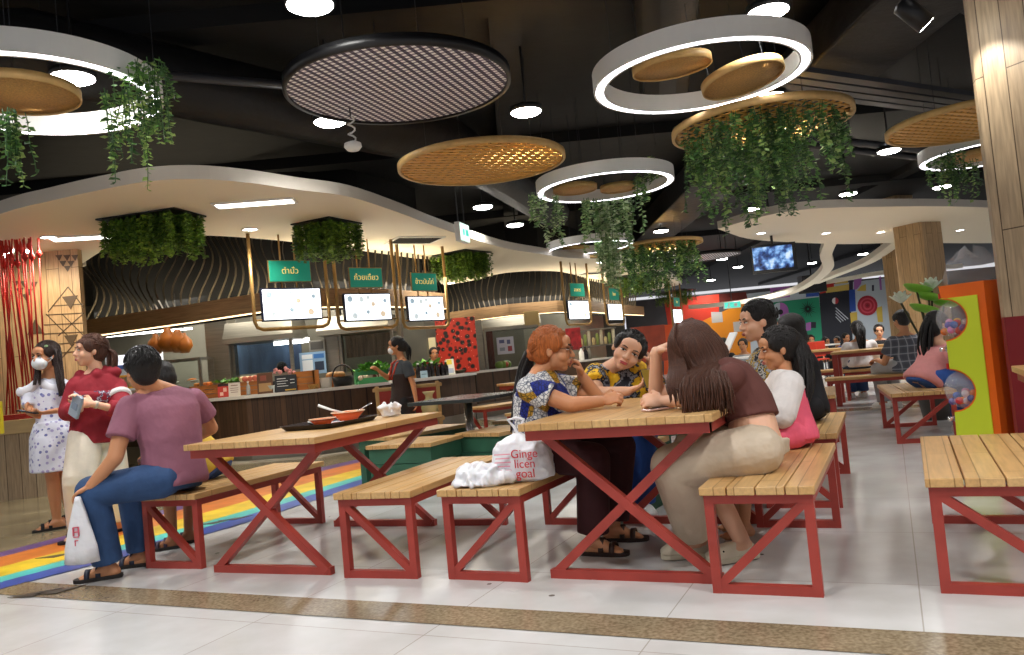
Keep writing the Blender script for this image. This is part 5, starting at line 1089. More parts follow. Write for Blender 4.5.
for x in (-1, 1): gl.tube([hd.p(x * .033 + .026 * math.cos(a), .1 - .006 * abs(math.cos(a)), .002 + .019 * math.sin(a)) for a in [k * math.pi / 8 for k in range(17)]], .0022, 5); gl.tube([hd.p(x * .06, .095, .006), hd.p(x * .078, .03, .008), hd.p(x * .082, -.01, .0)], .002, 5)
gl.tube([hd.p(-.008, .105, .006), hd.p(.008, .105, .006)], .002, 5); gl.build('eyeglasses', mat('glasses_frame', '#5a3a28', .3), F.t, True, F.off)
for a, d in ((aR, (.9, -.42)), (aL, (.95, -.3))): F.shoe(a, d, mat('brown_strap', '#3a241c', .5), 'sandal', mat('brown_sole', '#2a1a14', .6))
# ================================================================ 2 woman in brown crop top
b = P(735, 560, 3.75, 0); F = Fig('person with long brown hair, brown crop top and khaki trousers, leaning on the table', b, skin['light'], vox=.0048)
hd = Head(P(690, 349, 3.84), (-.9, .35, -.22), (-.05, 0, 1), 1.05)
sL, eL, wL = P(732, 376, 3.66), P(700, 404, 3.68, .80), P(664, 404, 3.86, .795); sR, eR, wR = P(706, 374, 4.02), P(656, 397, 4.06, .80), P(656, 352, 3.98)
hL, kL, aL = P(757, 455, 3.62, .55), P(674, 478, 3.72, .5), P(698, 536, 3.98, .09); hR, kR, aR = P(757, 452, 3.88, .55), P(694, 455, 4.02, .53), P(743, 550, 3.86, .09)
F.torso(P(712, 362, 3.86), sL, sR, hL, hR, w=(.185, .145, .165, .165), d=(.14, .115, .13, .09), bend=.05); arms = [(sL, eL, wL), (sR, eR, wR)]; legs = [(hL, kL, aL), (hR, kR, aR)]
F.body(hd, arms, legs, ar=(.05, .042, .028), lr=(.085, .06, .04)); F.hand(wL, wL + V((-.1, .03, .015)), (.2, .75, -.6), (0, .3, 1), 1.25); F.hand(wR, P(680, 338, 3.93), (1, -.3, -.5), (0, 0, -1), .9)
F.foot(aL, (-1, .1), False); F.foot(aR, (-.95, -.2), False); F.done(); hd.face(F.t, F.off)
F.shirt(brown_t, arms, .6, .01, .42, .004, r=(.066, .068), name='crop_top'); F.pants(khaki, legs, (.122, .105, .105), (.86, .42), top=.26, grow=.016)
F.hair(hairm['brown'], lambda g, h: (h.e(g, (0, -.04, .0), (.092, .09, .1)), h.e(g, (0, -.03, -.06), (.088, .075, .09))), r=(.09, .104, .09))
ls = []
for k in range(260):
    a = rnd.uniform(-2.5, 2.5); ph = rnd.uniform(.3, .98); x, y = math.sin(a), -math.cos(a) * (1 if rnd.random() < .85 else .6)
    p0 = hd.p(.02 * x, -.03 + .02 * y, .13); p1 = hd.p(.095 * x, -.025 + .106 * y, .03); e = .15 + .85 * rnd.random() ** .7
    near = -x if True else 0
    p2 = hd.p(.1 * x, -.04 + .104 * y, -.09) ; s_ = rnd.uniform(-1, 1); p3 = P(706 + 22 * s_, 378, 3.57 + .03 * rnd.random()); p4 = P(708 + 25 * s_ + 4 * rnd.uniform(-1, 1), 396 + 26 * e - 8 * max(0, s_), 3.535 + .04 * rnd.random()); ls.append([p0, p1, p2, p3, p4])
for k in range(60):
    e = rnd.random(); ls.append([hd.p(-.02, .02, .13), hd.p(-.07 - .02 * e, .07 - .03 * e, .06), hd.p(-.088, .1 - .07 * e, -.05), P(666 + 22 * e, 384, 3.66), P(668 + 24 * e, 390 + 17 * rnd.random(), 3.62)])
F.locks('long_hair', hairm['brown'], ls, .0088)
for a, d in ((aL, (-1, .1)), (aR, (-.95, -.2))): F.shoe(a, d, mat('cream_clog', '#cfc6ae', .45), 'clog', name='clog')
# ================================================================ 3 girl
b = P(790, 520, 4.35, 0); F = Fig('girl with a black ponytail in a pink and white top, seated beside the crop top', b, skin['tan'], .8, vox=.0048)
hd = Head(P(777, 349, 4.4), (-.97, .0, -.12), (0, 0, 1), .98)
sL, eL, wL = P(789, 385, 4.26), P(781, 414, 4.2), P(752, 408, 4.25); sR, eR, wR = P(779, 386, 4.5), P(764, 410, 4.5), P(748, 404, 4.5)
hL, kL, aL = P(797, 450, 4.26, .53), P(748, 462, 4.22, .5), P(744, 522, 4.25, .075); hR, kR, aR = P(794, 448, 4.42, .53), P(750, 460, 4.42, .5), P(740, 515, 4.45, .075)
F.torso(P(784, 370, 4.4), sL, sR, hL, hR, w=(.15, .14, .15, .15), d=(.125, .12, .115, .09)); arms = [(sL, eL, wL), (sR, eR, wR)]; legs = [(hL, kL, aL), (hR, kR, aR)]
F.body(hd, arms, legs); F.hand(wL, wL + V((-.1, 0, 0)), (0, 0, -1), (0, 1, 0), .5); F.hand(wR, wR + V((-.1, 0, 0)), (0, 0, -1), (0, -1, 0), .5); F.foot(aL, (-1, 0)); F.foot(aR, (-1, 0)); F.done(); hd.face(F.t, F.off)
F.shirt(pink_b, [], 0, .012, .1, .03, top=.76, name='pink_top'); g = G(); F.torso_loft(g, .68, .92, .02)
for sh, el, wr in arms: g.cone(sh, el, .082, .08); g.cone(el, V(el).lerp(V(wr), .6), .075, .055, round2=False)
F.cloth('white_sleeves', g, white_s); F.pants(pink_b, legs, (.1, .085, .07), 0.0, name='pink_shorts')
F.hair(hairm['black'], lambda g, h: (h.e(g, (0, -.045, .03), (.088, .09, .09)), h.e(g, (0, -.12, .03), (.04, .04, .045))), r=(.09, .1, .09)); comb(F, hairm['black'], 150, (0, -.15, .035), r=(.092, .102, .092))
F.locks('ponytail', hairm['black'], lockset([hd.p(0, -.12, .04), P(801, 352, 4.38), P(806, 382, 4.34), P(800, 415, 4.3)], 34, (.02, .045, .05, .03)), .013)
# ================================================================ 4 man in dark flowered shirt
b = V((1.7, 5.05, 0)); F = Fig('man in a dark flowered shirt in profile holding up a white phone', b, skin['light'], vox=.008)
hd = Head(P(757, 322, 5.05), (-.98, -.12, -.05), (0, 0, 1), 1.1)
sL, eL, wL = P(774, 362, 4.88), P(746, 394, 4.86), P(723, 366, 4.88); sR, eR, wR = P(762, 360, 5.24), P(740, 390, 5.24), P(722, 394, 5.14)
hL, kL, aL = V((1.58, 4.98, .55)), V((1.18, 5.06, .5)), V((1.22, 5.06, .085)); hR, kR, aR = V((1.62, 5.18, .55)), V((1.22, 5.26, .5)), V((1.26, 5.26, .085))
F.torso(P(768, 346, 5.07), sL, sR, hL, hR, w=(.17, .165, .18, .185), d=(.13, .13, .13, .1)); arms = [(sL, eL, wL), (sR, eR, wR)]; legs = [(hL, kL, aL), (hR, kR, aR)]
F.body(hd, arms, legs, ar=(.055, .046, .032)); F.hand(wL, P(721, 347, 4.88), (1, 0, 0), (0, -1, .2), .8); F.hand(wR, wR + V((-.1, 0, .02)), (0, 0, -1), (0, -1, 0), .6); F.foot(aL, (-1, .1), False); F.foot(aR, (-1, .1), False); F.done(); hd.face(F.t, F.off)
F.shirt(dark_fl, arms, .7, .012, .1, .02, r=(.08, .088)); F.pants(black_s, legs); F.hair(hairm['black'], lambda g, h: h.e(g, (0, -.01, .075), (.07, .085, .05)), fringe=False); comb(F, hairm['black'], 220, r=(.09, .105, .092)); F.shoe(aL, (-1, .1), black_s, 'shoe'); F.shoe(aR, (-1, .1), black_s, 'shoe')
p = P(729, 343, 4.87); t = thing('phone', 'white phone held up by the man in the dark flowered shirt', 'phone', p, 20); R = Matrix.Rotation(.6, 3, 'Y'); g = G(); g.box((0, 0, 0), (.012, .075, .15), R); g.build('case', white_plain, t, bevel=.004); g = G(); g.ell(R @ V((.008, .02, .05)), (.006, .012, .02)); g.build('camera_bump', black_plain, t)
# ================================================================ 5 person in black behind the girl
b = V((1.98, 5.52, 0)); F = Fig('dark haired person in black sitting behind the girl, back turned', b, skin['tan'], .94, vox=.012)
hd = Head(P(789, 331, 5.65), (-.9, .45, -.1), (0, 0, 1), 1.0); sL, eL, wL = P(804, 362, 5.46), P(801, 392, 5.38), P(780, 402, 5.44); sR, eR, wR = P(790, 356, 5.78), P(775, 395, 5.75), P(765, 402, 5.65)
hL, kL, aL = V((1.98, 5.42, .55)), V((1.58, 5.46, .5)), V((1.6, 5.46, .085)); hR, kR, aR = V((2.0, 5.62, .55)), V((1.6, 5.66, .5)), V((1.62, 5.66, .085))
F.torso(P(796, 350, 5.63), sL, sR, hL, hR, w=(.15, .14, .16, .16), d=(.13, .13, .13, .1)); arms = [(sL, eL, wL), (sR, eR, wR)]; legs = [(hL, kL, aL), (hR, kR, aR)]; F.body(hd, arms, legs); F.hand(wL, wL + V((-.1, 0, 0)), (0, 0, -1), (0, 1, 0)); F.hand(wR, wR + V((-.1, 0, 0)), (0, 0, -1), (0, -1, 0)); F.foot(aL, (-1, 0), False); F.foot(aR, (-1, 0), False); F.done(); hd.face(F.t, F.off)
F.shirt(black_s, arms, 1.5, .012, .1, .02, r=(.07, .07)); F.pants(black_s, legs); F.hair(hairm['black'], lambda g, h: h.e(g, (0, -.05, -.05), (.085, .07, .09)))
# ================================================================ 6 woman in yellow and black
b = V((.74, 5.4, 0)); F = Fig('woman in a yellow and black shirt tilting her head onto her raised hand, facing us', b, skin['light'], vox=.008)
hd = Head(P(628, 351, 5.15), (-.12, -.95, -.12), (.52, 0, .85), 1.14, 1.12)
sR, eR, wR = P(596, 375, 5.28), P(596, 398, 5.08, .80), P(628, 391, 5.02, .80); sL, eL, wL = P(646, 382, 5.35), P(659, 392, 5.15, .79), P(651, 366, 5.15)
hR, kR, aR = V((.6, 5.42, .55)), P(607, 444, 5.0, .5), P(607, 520, 5.02, .085); hL, kL, aL = V((.86, 5.45, .55)), P(642, 440, 5.05, .5), P(645, 520, 5.08, .085)
F.torso(P(613, 366, 5.28), sL, sR, hL, hR, w=(.2, .2, .2, .185), d=(.16, .16, .15, .1)); arms = [(sL, eL, wL), (sR, eR, wR)]; legs = [(hL, kL, aL), (hR, kR, aR)]
F.body(hd, arms, legs, ar=(.056, .046, .03)); F.hand(wR, P(642, 386, 5.0), (0, .2, 1), (0, 1, 0), .5); F.hand(wL, P(645, 345, 5.14), (-.9, .1, .2), (0, -1, 0), .9); F.foot(aR, (0, -1), False); F.foot(aL, (.1, -1), False); F.done(); hd.face(F.t, F.off, lip=lipr)
F.shirt(yellow_sh, arms, .62, .012, .08, .02, r=(.085, .095)); F.pants(denim2, legs, (.11, .09, .08)); F.hair(hairm['black'], r=(.083, .1, .082), cap=(0, -.026, .045)); comb(F, hairm['black'], 140, (0, -.12, .0), r=(.086, .102, .086)); F.shoe(aR, (0, -1), white_plain, 'shoe'); F.shoe(aL, (.1, -1), white_plain, 'shoe')
p = P(648, 379, 4.98); t = thing('phone', 'dark phone in the hand of the woman in yellow and black', 'phone', p, 15); R = Matrix.Rotation(-.5, 3, 'X'); g = G(); g.box((0, 0, 0), (.07, .01, .14), R); g.build('case', black_plain, t, bevel=.003); g = G(); g.box(R @ V((0, -.006, 0)), (.062, .003, .128), R); g.build('screen', mat('phone_screen_gold', '#8a6f2a', .2), t)
# ================================================================ 7 man in mauve t-shirt
b = P(160, 560, 4.85, 0); F = Fig('man in a mauve t-shirt and jeans sitting with his back to us, hand on knee', b, skin['tan'], vox=.0048)
hd = Head(P(142, 371, 4.82), (-.72, .68, -.08), (-.03, 0, 1), 1.1)
sL, eL, wL = P(129, 407, 4.74), P(115, 458, 4.62), P(91, 486, 4.6); sR, eR, wR = P(194, 399, 5.06), P(211, 428, 5.2), P(180, 446, 5.4)
hL, kL, aL = P(163, 489, 4.74, .55), P(92, 495, 4.66, .53), P(108, 562, 4.74, .085); hR, kR, aR = P(188, 486, 5.0, .55), P(132, 498, 4.98, .52), P(142, 556, 5.0, .085)
F.torso(P(158, 388, 4.9), sL, sR, hL, hR, w=(.175, .17, .195, .19), d=(.135, .125, .135, .1), bend=.03); arms = [(sL, eL, wL), (sR, eR, wR)]; legs = [(hL, kL, aL), (hR, kR, aR)]
F.body(hd, arms, legs, ar=(.056, .045, .031)); F.hand(wL, P(72, 496, 4.6), (.1, .1, -1), (0, 1, .2), .55); F.hand(wR, wR + V((-.1, .05, 0)), (0, 0, -1), (0, -1, 0)); F.foot(aL, (-.95, -.25)); F.foot(aR, (-.95, -.1)); F.done(); hd.face(F.t, F.off)
F.shirt(mauve, arms, .62, .014, .1, .035, r=(.072, .084)); F.pants(denim, legs, (.112, .092, .085), .97); F.hair(hairm['black'], lambda g, h: (h.e(g, (0, -.035, .03), (.09, .092, .095)), h.e(g, (0, .0, .085), (.07, .09, .045))), fringe=False); comb(F, hairm['black'], 320, r=(.092, .106, .098))
for a, d in ((aL, (-.95, -.25)), (aR, (-.95, -.1))): F.shoe(a, d, mat('navy_strap', '#23283a', .5), 'sandal', mat('dark_sole', '#26221f', .6))
# ================================================================ 8 child behind him on the bench
b = V((-2.25, 5.5, 0)); F = Fig('child in blue shorts sitting on the bench, hidden behind the man in mauve', b, skin['deep'], .86, vox=.011)
hd = Head(P(160, 379, 5.35), (-.8, .6, 0), (0, 0, 1), 1.0); sL, eL, wL = P(150, 410, 5.3), P(148, 440, 5.3), P(150, 455, 5.35); sR, eR, wR = P(178, 408, 5.6), P(180, 438, 5.6), P(168, 455, 5.6)
hL, kL, aL = V((-2.16, 5.36, .55)), V((-2.44, 5.42, .5)), P(173, 540, 5.45, .075); hR, kR, aR = V((-2.11, 5.5, .55)), V((-2.36, 5.6, .5)), P(189, 537, 5.6, .075)
F.torso(P(170, 394, 5.45), sL, sR, hL, hR, w=(.155, .14, .155, .155)); arms = [(sL, eL, wL), (sR, eR, wR)]; legs = [(hL, kL, aL), (hR, kR, aR)]; F.body(hd, arms, legs); F.hand(wL, wL + V((-.1, .05, -.02)), (0, 0, -1), (0, 1, 0)); F.hand(wR, wR + V((-.1, .05, -.02)), (0, 0, -1), (0, -1, 0)); F.foot(aL, (-1, -.2), False); F.foot(aR, (-.9, -.3), False); F.done(); hd.face(F.t, F.off)
F.shirt(yel_t, arms, .6, .012, .1, .02, r=(.075, .08)); F.pants(blue_sh, legs, (.1, .09, .085), .22, name='shorts'); F.hair(hairm['black'], lambda g, h: h.e(g, (0, -.05, .0), (.085, .08, .09)))
for a, d in ((aL, (-1, -.2)), (aR, (-.9, -.3))): F.shoe(a, d, mat('purple_strap', '#3a2638', .5), 'sandal', mat('dark_sole', '#26221f', .6))
# ================================================================ 9 woman in white floral dress
b = V((-4.0, 6.75, 0)); F = Fig('woman in a white floral dress and face mask holding a black phone', b, skin['tan'], .97, vox=.008)
hd = Head(P(46, 356, 6.72), (-.35, -.93, -.08), (0, 0, 1), 1.08)
sR, eR, wR = P(31, 390, 6.75), P(29, 411, 6.66), P(37, 416, 6.42); sL, eL, wL = P(67, 387, 6.82), P(76, 409, 6.7), P(54, 411, 6.45)
hR, kR, aR = P(46, 438, 6.72), P(53, 480, 6.68), P(57, 520, 6.74, .085); hL, kL, aL = P(62, 437, 6.8), P(65, 478, 6.82), P(70, 512, 6.95, .085)
F.torso(P(50, 377, 6.78), sL, sR, hL, hR, w=(.15, .115, .14, .15), d=(.11, .09, .105, .08)); arms = [(sL, eL, wL), (sR, eR, wR)]; legs = [(hL, kL, aL), (hR, kR, aR)]
F.body(hd, arms, legs, ar=(.042, .035, .024), lr=(.075, .054, .034)); F.hand(wR, P(28, 411, 6.4), (.2, .1, 1), (0, 1, 0), .7); F.hand(wL, P(38, 414, 6.4), (-.1, .2, 1), (0, 1, 0), .5); F.foot(aR, (-.85, -.5)); F.foot(aL, (-.5, -.8)); F.done(); hd.face(F.t, F.off, lip=None)
def skirt(g):
    hem = P(57, 470, 6.74); q = F.rings; r = (F.hr - F.hl); r.z = 0; r.normalize(); f = V((-r.y, r.x, 0)); c0 = [x for x in q if .38 < x[5] < .47][0][0]
    g.loft([sring(c0, r, f, .135, .125), sring(c0.lerp(hem, .3), r, f, .18, .19), sring(c0.lerp(hem, .7), r, f, .192, .21), sring(hem, r, f, .2, .215)])
F.shirt(floral, [], 0, .01, .38, 0, name='dress', extra=lambda g: (skirt(g), [g.ell(V(a).lerp(V(e), .3), (.075, .075, .085)) for a, e, w in arms], [g.cone(V(a).lerp(V(e), .3), V(a).lerp(V(e), .8), .07, .06, round2=False) for a, e, w in arms]))
ruf = G(); rr_ = [x for x in F.rings if .72 < x[5] < .9]
for sd_ in (-1, 1):
    for k in range(9): a = k / 8; q = rr_[-1][0].lerp(sL if sd_ > 0 else sR, .25 + .75 * a) + V((-.04, -.085, -.01 - .05 * a * (1 - a))); ruf.ell(q, (.034, .026, .042))
ruf.build('ruffle_collar', fabric('ruffle_white', '#dcdde4', .5), F.t, True, F.off, vox=.008, sm=1)
F.hair(hairm['dark'], lambda g, h: h.e(g, (0, -.04, .0), (.088, .08, .1))); F.locks('long_hair', hairm['dark'], lockset([hd.p(.075, -.01, .05), hd.p(.088, .01, -.05), P(36, 385, 6.62)], 16, (.015, .018, .02)) + lockset([hd.p(-.075, -.03, .05), hd.p(-.09, -.02, -.06), P(61, 382, 6.68), P(62, 396, 6.66)], 20, (.015, .02, .022, .02)), .012)
g = G(); hd.e(g, (0, .064, -.05), (.066, .05, .052)); o = g.build('face_mask', mat('mask_white', '#dfe3e6', .7), F.t, True, F.off); g = G()
for x in (-1, 1): g.tube([hd.p(x * .05, .075, -.035), hd.p(x * .08, 0, -.01)], .002, 4); g.tube([hd.p(x * .045, .065, -.075), hd.p(x * .08, 0, -.015)], .002, 4)
g.build('ear_loop', mat('mask_white', '#dfe3e6', .7), o, True, F.off)
g = G(); hd.e(g, (-.06, .035, .075), (.018, .012, .012)); g.build('hair_clip', mat('clip_green', '#8fae7a', .4), F.t, True, F.off)
for a, d in ((aR, (-.85, -.5)), (aL, (-.5, -.8))): F.shoe(a, d, black_s, 'sandal', mat('black_sole', '#1b1a1c', .6))
p = P(28, 412, 6.36); t = thing('phone', 'black phone held low by the woman in the floral dress', 'phone', p, 10); g = G(); R = Matrix.Rotation(.25, 3, 'Y'); g.box((0, 0, .0), (.15, .075, .01), R); g.build('case', black_plain, t, bevel=.003); g = G(); g.box(R @ V((0, 0, .006)), (.136, .066, .003), R); g.build('screen', mat('phone_glass', '#20242c', .1), t)
# ================================================================ 10 woman in red hoodie
b = V((-3.2, 6.2, 0)); F = Fig('woman in a dark red hoodie and wide cream trousers, brown ponytail', b, skin['light'], .98, vox=.008)
hd = Head(P(90, 351, 6.15), (-.72, -.68, .06), (0, 0, 1), 1.08)
sR, eR, wR = P(77, 386, 6.1), P(68, 412, 6.05), P(80, 408, 5.86); sL, eL, wL = P(117, 387, 6.25), P(124, 411, 6.08), P(93, 404, 5.92)
hR, kR, aR = P(86, 436, 6.12), P(80, 480, 6.0), P(84, 522, 6.08, .09); hL, kL, aL = P(107, 436, 6.25), P(113, 480, 6.25), P(114, 526, 6.3, .09)
F.torso(P(97, 372, 6.18), sL, sR, hL, hR, w=(.165, .16, .165, .165), d=(.125, .12, .125, .09)); arms = [(sL, eL, wL), (sR, eR, wR)]; legs = [(hL, kL, aL), (hR, kR, aR)]
F.body(hd, arms, legs, ar=(.044, .036, .025)); F.hand(wL, P(74, 401, 5.9), (-.2, 1, -.3), (0, .1, 1), .6); F.hand(wR, P(78, 399, 5.84), (0, -1, 0), (0, 0, 1), .8); F.foot(aR, (-.7, -.7), False); F.foot(aL, (-.6, -.8), False); F.done(); hd.face(F.t, F.off, lip=lipr)
F.shirt(maroon_h, arms, 1.5, .022, .16, .03, r=(.078, .078), name='hoodie', extra=lambda g: (g.ell(F.neck + V((.03, .06, -.01)), (.13, .09, .06)), [g.ell(F.neck + V((s_ * .065 - .04, -.05, -.03)), (.045, .05, .06)) for s_ in (-1, 1)]))
F.pants(cream_p, legs, (.128, .125, .12), .93, name='wide_trousers')
F.hair(hairm['brown'], lambda g, h: (h.e(g, (0, .045, .055), (.066, .045, .035)), h.e(g, (0, -.105, .01), (.035, .035, .04)))); comb(F, hairm['brown'], 150, (0, -.13, .01)); F.locks('ponytail', hairm['brown'], lockset([hd.p(0, -.1, .01), hd.p(-.01, -.15, -.02), hd.p(-.02, -.14, -.12), hd.p(-.02, -.12, -.2)], 22, (.012, .025, .025, .015)), .011)
def chest(q, nm, dx, dz, w, h, m, dy=-.14):
    g = G(); g.ell(F.pel.lerp(F.neck, q) + V((dx, dy, dz)), (w, .02, h)); g.build(nm, m, F.t, True, F.off)
g = G(); F.torso_loft(g, .58, .7, .0265); k0 = [i for i, p in enumerate(g.v)]; o = g.build('chest_print', splash('hoodie_print', ['#8a1826', '#8a1826', '#2c2c4c', '#b9b4be', '#2c2c4c', '#8a1826', '#8a1826'], 14), F.t, True, F.off)
g = G(); p0 = V(sL).lerp(V(eL), .35); p1 = V(sL).lerp(V(eL), .48); g.cone(p0, p1, .089, .0885, 20, False, False); g.build('sleeve_stripe', white_s, F.t, True, F.off)
g = G(); g.cone(V(wL).lerp(V(eL), .05), V(wL).lerp(V(eL), .13), .03, .031, 16, False, False); g.build('wristwatch', mat('watch_silver', '#c9c0b4', .3, .6), F.t, True, F.off)
for a, d in ((aR, (-.7, -.7)), (aL, (-.6, -.8))): F.shoe(a, d, black_s, 'sandal', mat('black_sole', '#1b1a1c', .6))
p = P(76, 406, 5.82); t = thing('wallet', 'pale blue grey wallet held by the woman in the red hoodie', 'wallet', p, -25); g = G(); R = Matrix.Rotation(.5, 3, 'Y'); g.box((0, 0, 0), (.1, .022, .17), R); g.build('cover', mat('wallet_grey_blue', '#9aa6b4', .5), t, bevel=.004); g = G(); g.box(R @ V((.0, -.013, .0)), (.06, .004, .05), R); g.build('flap', mat('wallet_flap', '#7f8ea0', .5), t)
# ================================================================ 11 server in apron
b = V((-1.55, 10.6, 0)); F = Fig('server in a dark apron with red straps and face mask, walking past the counter', b, skin['tan'], .97, vox=.01)
hd = Head(P(396, 346, 10.55), (-.97, -.2, -.05), (0, 0, 1), 1.05); sL, eL, wL = P(407, 366, 10.42), P(413, 384, 10.4), P(416, 400, 10.38); sR, eR, wR = P(397, 366, 10.72), P(388, 378, 10.65), P(379, 371, 10.5)
hL, kL, aL = P(404, 402, 10.45), P(403, 428, 10.45), P(408, 450, 10.5, .085); hR, kR, aR = P(400, 402, 10.65), P(394, 428, 10.6), P(394, 450, 10.6, .085)
F.torso(P(402, 360, 10.58), sL, sR, hL, hR, w=(.15, .14, .155, .16)); arms = [(sL, eL, wL), (sR, eR, wR)]; legs = [(hL, kL, aL), (hR, kR, aR)]; F.body(hd, arms, legs); F.hand(wL, wL + V((0, 0, -.1)), (-1, 0, 0), (0, -1, 0)); F.hand(wR, P(374, 366, 10.45), (0, 0, -1), (0, 1, 0), .7); F.foot(aL, (-1, 0), False); F.foot(aR, (-1, 0), False); F.done(); hd.face(F.t, F.off, lip=None)
F.shirt(char, arms, .6, .012, .1, .01, r=(.072, .075)); F.pants(black_s, legs); F.hair(hairm['black'], lambda g, h: h.e(g, (0, -.1, -.02), (.05, .06, .07))); g = G(); hd.e(g, (0, .068, -.052), (.06, .044, .046)); g.build('face_mask', MATS['mask_white'], F.t, True, F.off)
F.locks('ponytail', hairm['black'], lockset([hd.p(0, -.13, .0), hd.p(0, -.15, -.08), hd.p(0, -.14, -.2)], 18, (.015, .03, .02)), .014)
g = G(); F.torso_loft(g, .2, .62, .034); r_, f_ = (F.hr - F.hl).normalized(), V((-1, -.2, 0)).normalized(); c0 = F.pel + V((0, 0, .05)); g.loft([sring(c0, r_, f_, .18, .15), sring(c0 + V((.0, 0, -.3)), r_, f_, .2, .17)]); F.cloth('apron', g, mat('apron_black', '#241410', .7, bump=.3)); g = G()
for s_, a in ((-1, sL), (1, sR)): g.tube([F.pel.lerp(F.neck, .55) + f_ * .15 + r_ * .06 * s_, V(a).lerp(F.neck, .5) + f_ * .1 + V((0, 0, .0)), V(a).lerp(F.neck, .5) + V((0, 0, .055))], .016, 6)
g.build('apron_strap', mat('strap_red', '#b03a28', .6), F.t, True, F.off); g = G(); q = F.pel.lerp(F.neck, .5); g.box(q + f_ * .158 - r_ * .02, (.14, .02, .04), Matrix((r_, f_, V((0, 0, 1)))).transposed()); g.build('name_tag', white_plain, F.t, False, F.off)
# ================================================================ 12 rear right group and far crowd
def seated(label, px, py, Y, face, shirt_m, pants_m, hair_m, k=1.0, sk='tan', group=None, sleeve=.6, lean=0, hx=None, armf=.3, vox=.014, up=1.0, long=0):
    """seated figure placed by its head"""
    h = P(px, py, Y); f = V((*face, 0)).normalized(); r = V((f.y, -f.x, 0)); z0 = .55; nk = h - V((0, 0, .19 * k)) - f * .03; hc = V((nk.x, nk.y, z0)) - f * lean; base = V((hc.x, hc.y, 0))
    F = Fig(label, base, skin[sk], k, vox, group); hd = Head(h, (f.x, f.y, -.12), (0, 0, 1), 1.03 * (1 if k > .9 else .95)); sz = nk.z - .06 * k
    S = [nk + r * (s_ * .18 * k) - V((0, 0, .06 * k)) for s_ in (-1, 1)]; E = [S[i] + V((0, 0, -.24 * k)) + f * .12 + r * (.05 * (-1, 1)[i]) for i in (0, 1)]; W = [E[i] + f * armf * k * .75 + V((0, 0, .03)) - r * (.1 * (-1, 1)[i]) for i in (0, 1)]
    Hh = [hc + r * (s_ * .09 * k) for s_ in (-1, 1)]; K = [Hh[i] + f * .42 * k + V((0, 0, -.04)) for i in (0, 1)]; A = [K[i] + V((0, 0, .085 - K[i].z)) - f * .05 for i in (0, 1)]
    F.torso(nk, S[0], S[1], Hh[0], Hh[1]); arms = [(S[i], E[i], W[i]) for i in (0, 1)]; legs = [(Hh[i], K[i], A[i]) for i in (0, 1)]; F.body(hd, arms, legs)
    for i in (0, 1): F.hand(W[i], W[i] + f * .1, (0, 0, -1), r * (1, -1)[i], .6); F.foot(A[i], f, False)
    F.done(); hd.face(F.t, F.off); F.shirt(shirt_m, arms, sleeve, .014, .1, .03, r=(.075, .082)); F.pants(pants_m, legs); F.hair(hair_m, (lambda g, h_: h_.e(g, (0, -.05, -.02), (.088, .075, .11))) if long else None)
    for i in (0, 1): F.shoe(A[i], f, white_plain, 'shoe')
    if long: F.locks('long_hair', hair_m, lockset([hd.p(0, -.08, .06), hd.p(0, -.125, -.04), hd.p(0, -.14, -.2), hd.p(0, -.12, -.2 - .14 * long)], 30, (.03, .055, .05, .03)), .014)
    return F
seated('person in a loose white blouse with back turned at the far right table', 857, 329, 11.9, (.15, 1), white_s, denim, hairm['black'], group=None, sleeve=1.4, long=1)
seated('person in a dark plaid shirt sitting with back turned on the long bench', 901, 320, 9.9, (-.25, 1), plaid, grey_s, hairm['black'], 1.05, vox=.012)
seated('person in a rose pink top and jeans sitting beside the capsule machine', 938, 324, 7.4, (.97, .15), pink_t, denim2, hairm['black'], 1.0, 'light', vox=.011, lean=.17, long=1.0)
seated('child with short black hair facing us beside the plaid shirt', 879, 331, 13.4, (-.35, -1), black_s, black_s, hairm['black'], .85, 'light')
FG = 'distant diners near the mural'
for px, py, Y, fc, sm_, lb in ((743, 345, 14.6, (-.5, -.8), grey_s, 'distant boy in pale grey facing us in front of the orange wall'), (724, 344, 15.5, (.6, .5), black_s, 'distant person in black at the orange wall, left of the boy in grey'), (711, 347, 16.2, (.8, -.3), char, 'distant person in charcoal at the far left of the orange wall'),
    (811, 340, 18.5, (-.2, -1), grey_s, 'distant person in grey under the green mural block'), (826, 342, 19.5, (.3, -.9), dark_red, 'distant person in dark red below the black mural block'), (837, 341, 20.5, (-.6, -.6), black_s, 'distant person in black below the white mural stripes'), (846, 338, 19.0, (.2, -1), blue_sh, 'distant person in blue just left of the white blouse')):
    seated(lb, px, py, Y, fc, sm_, black_s, hairm['black'], .95, 'tan', FG, vox=.022)
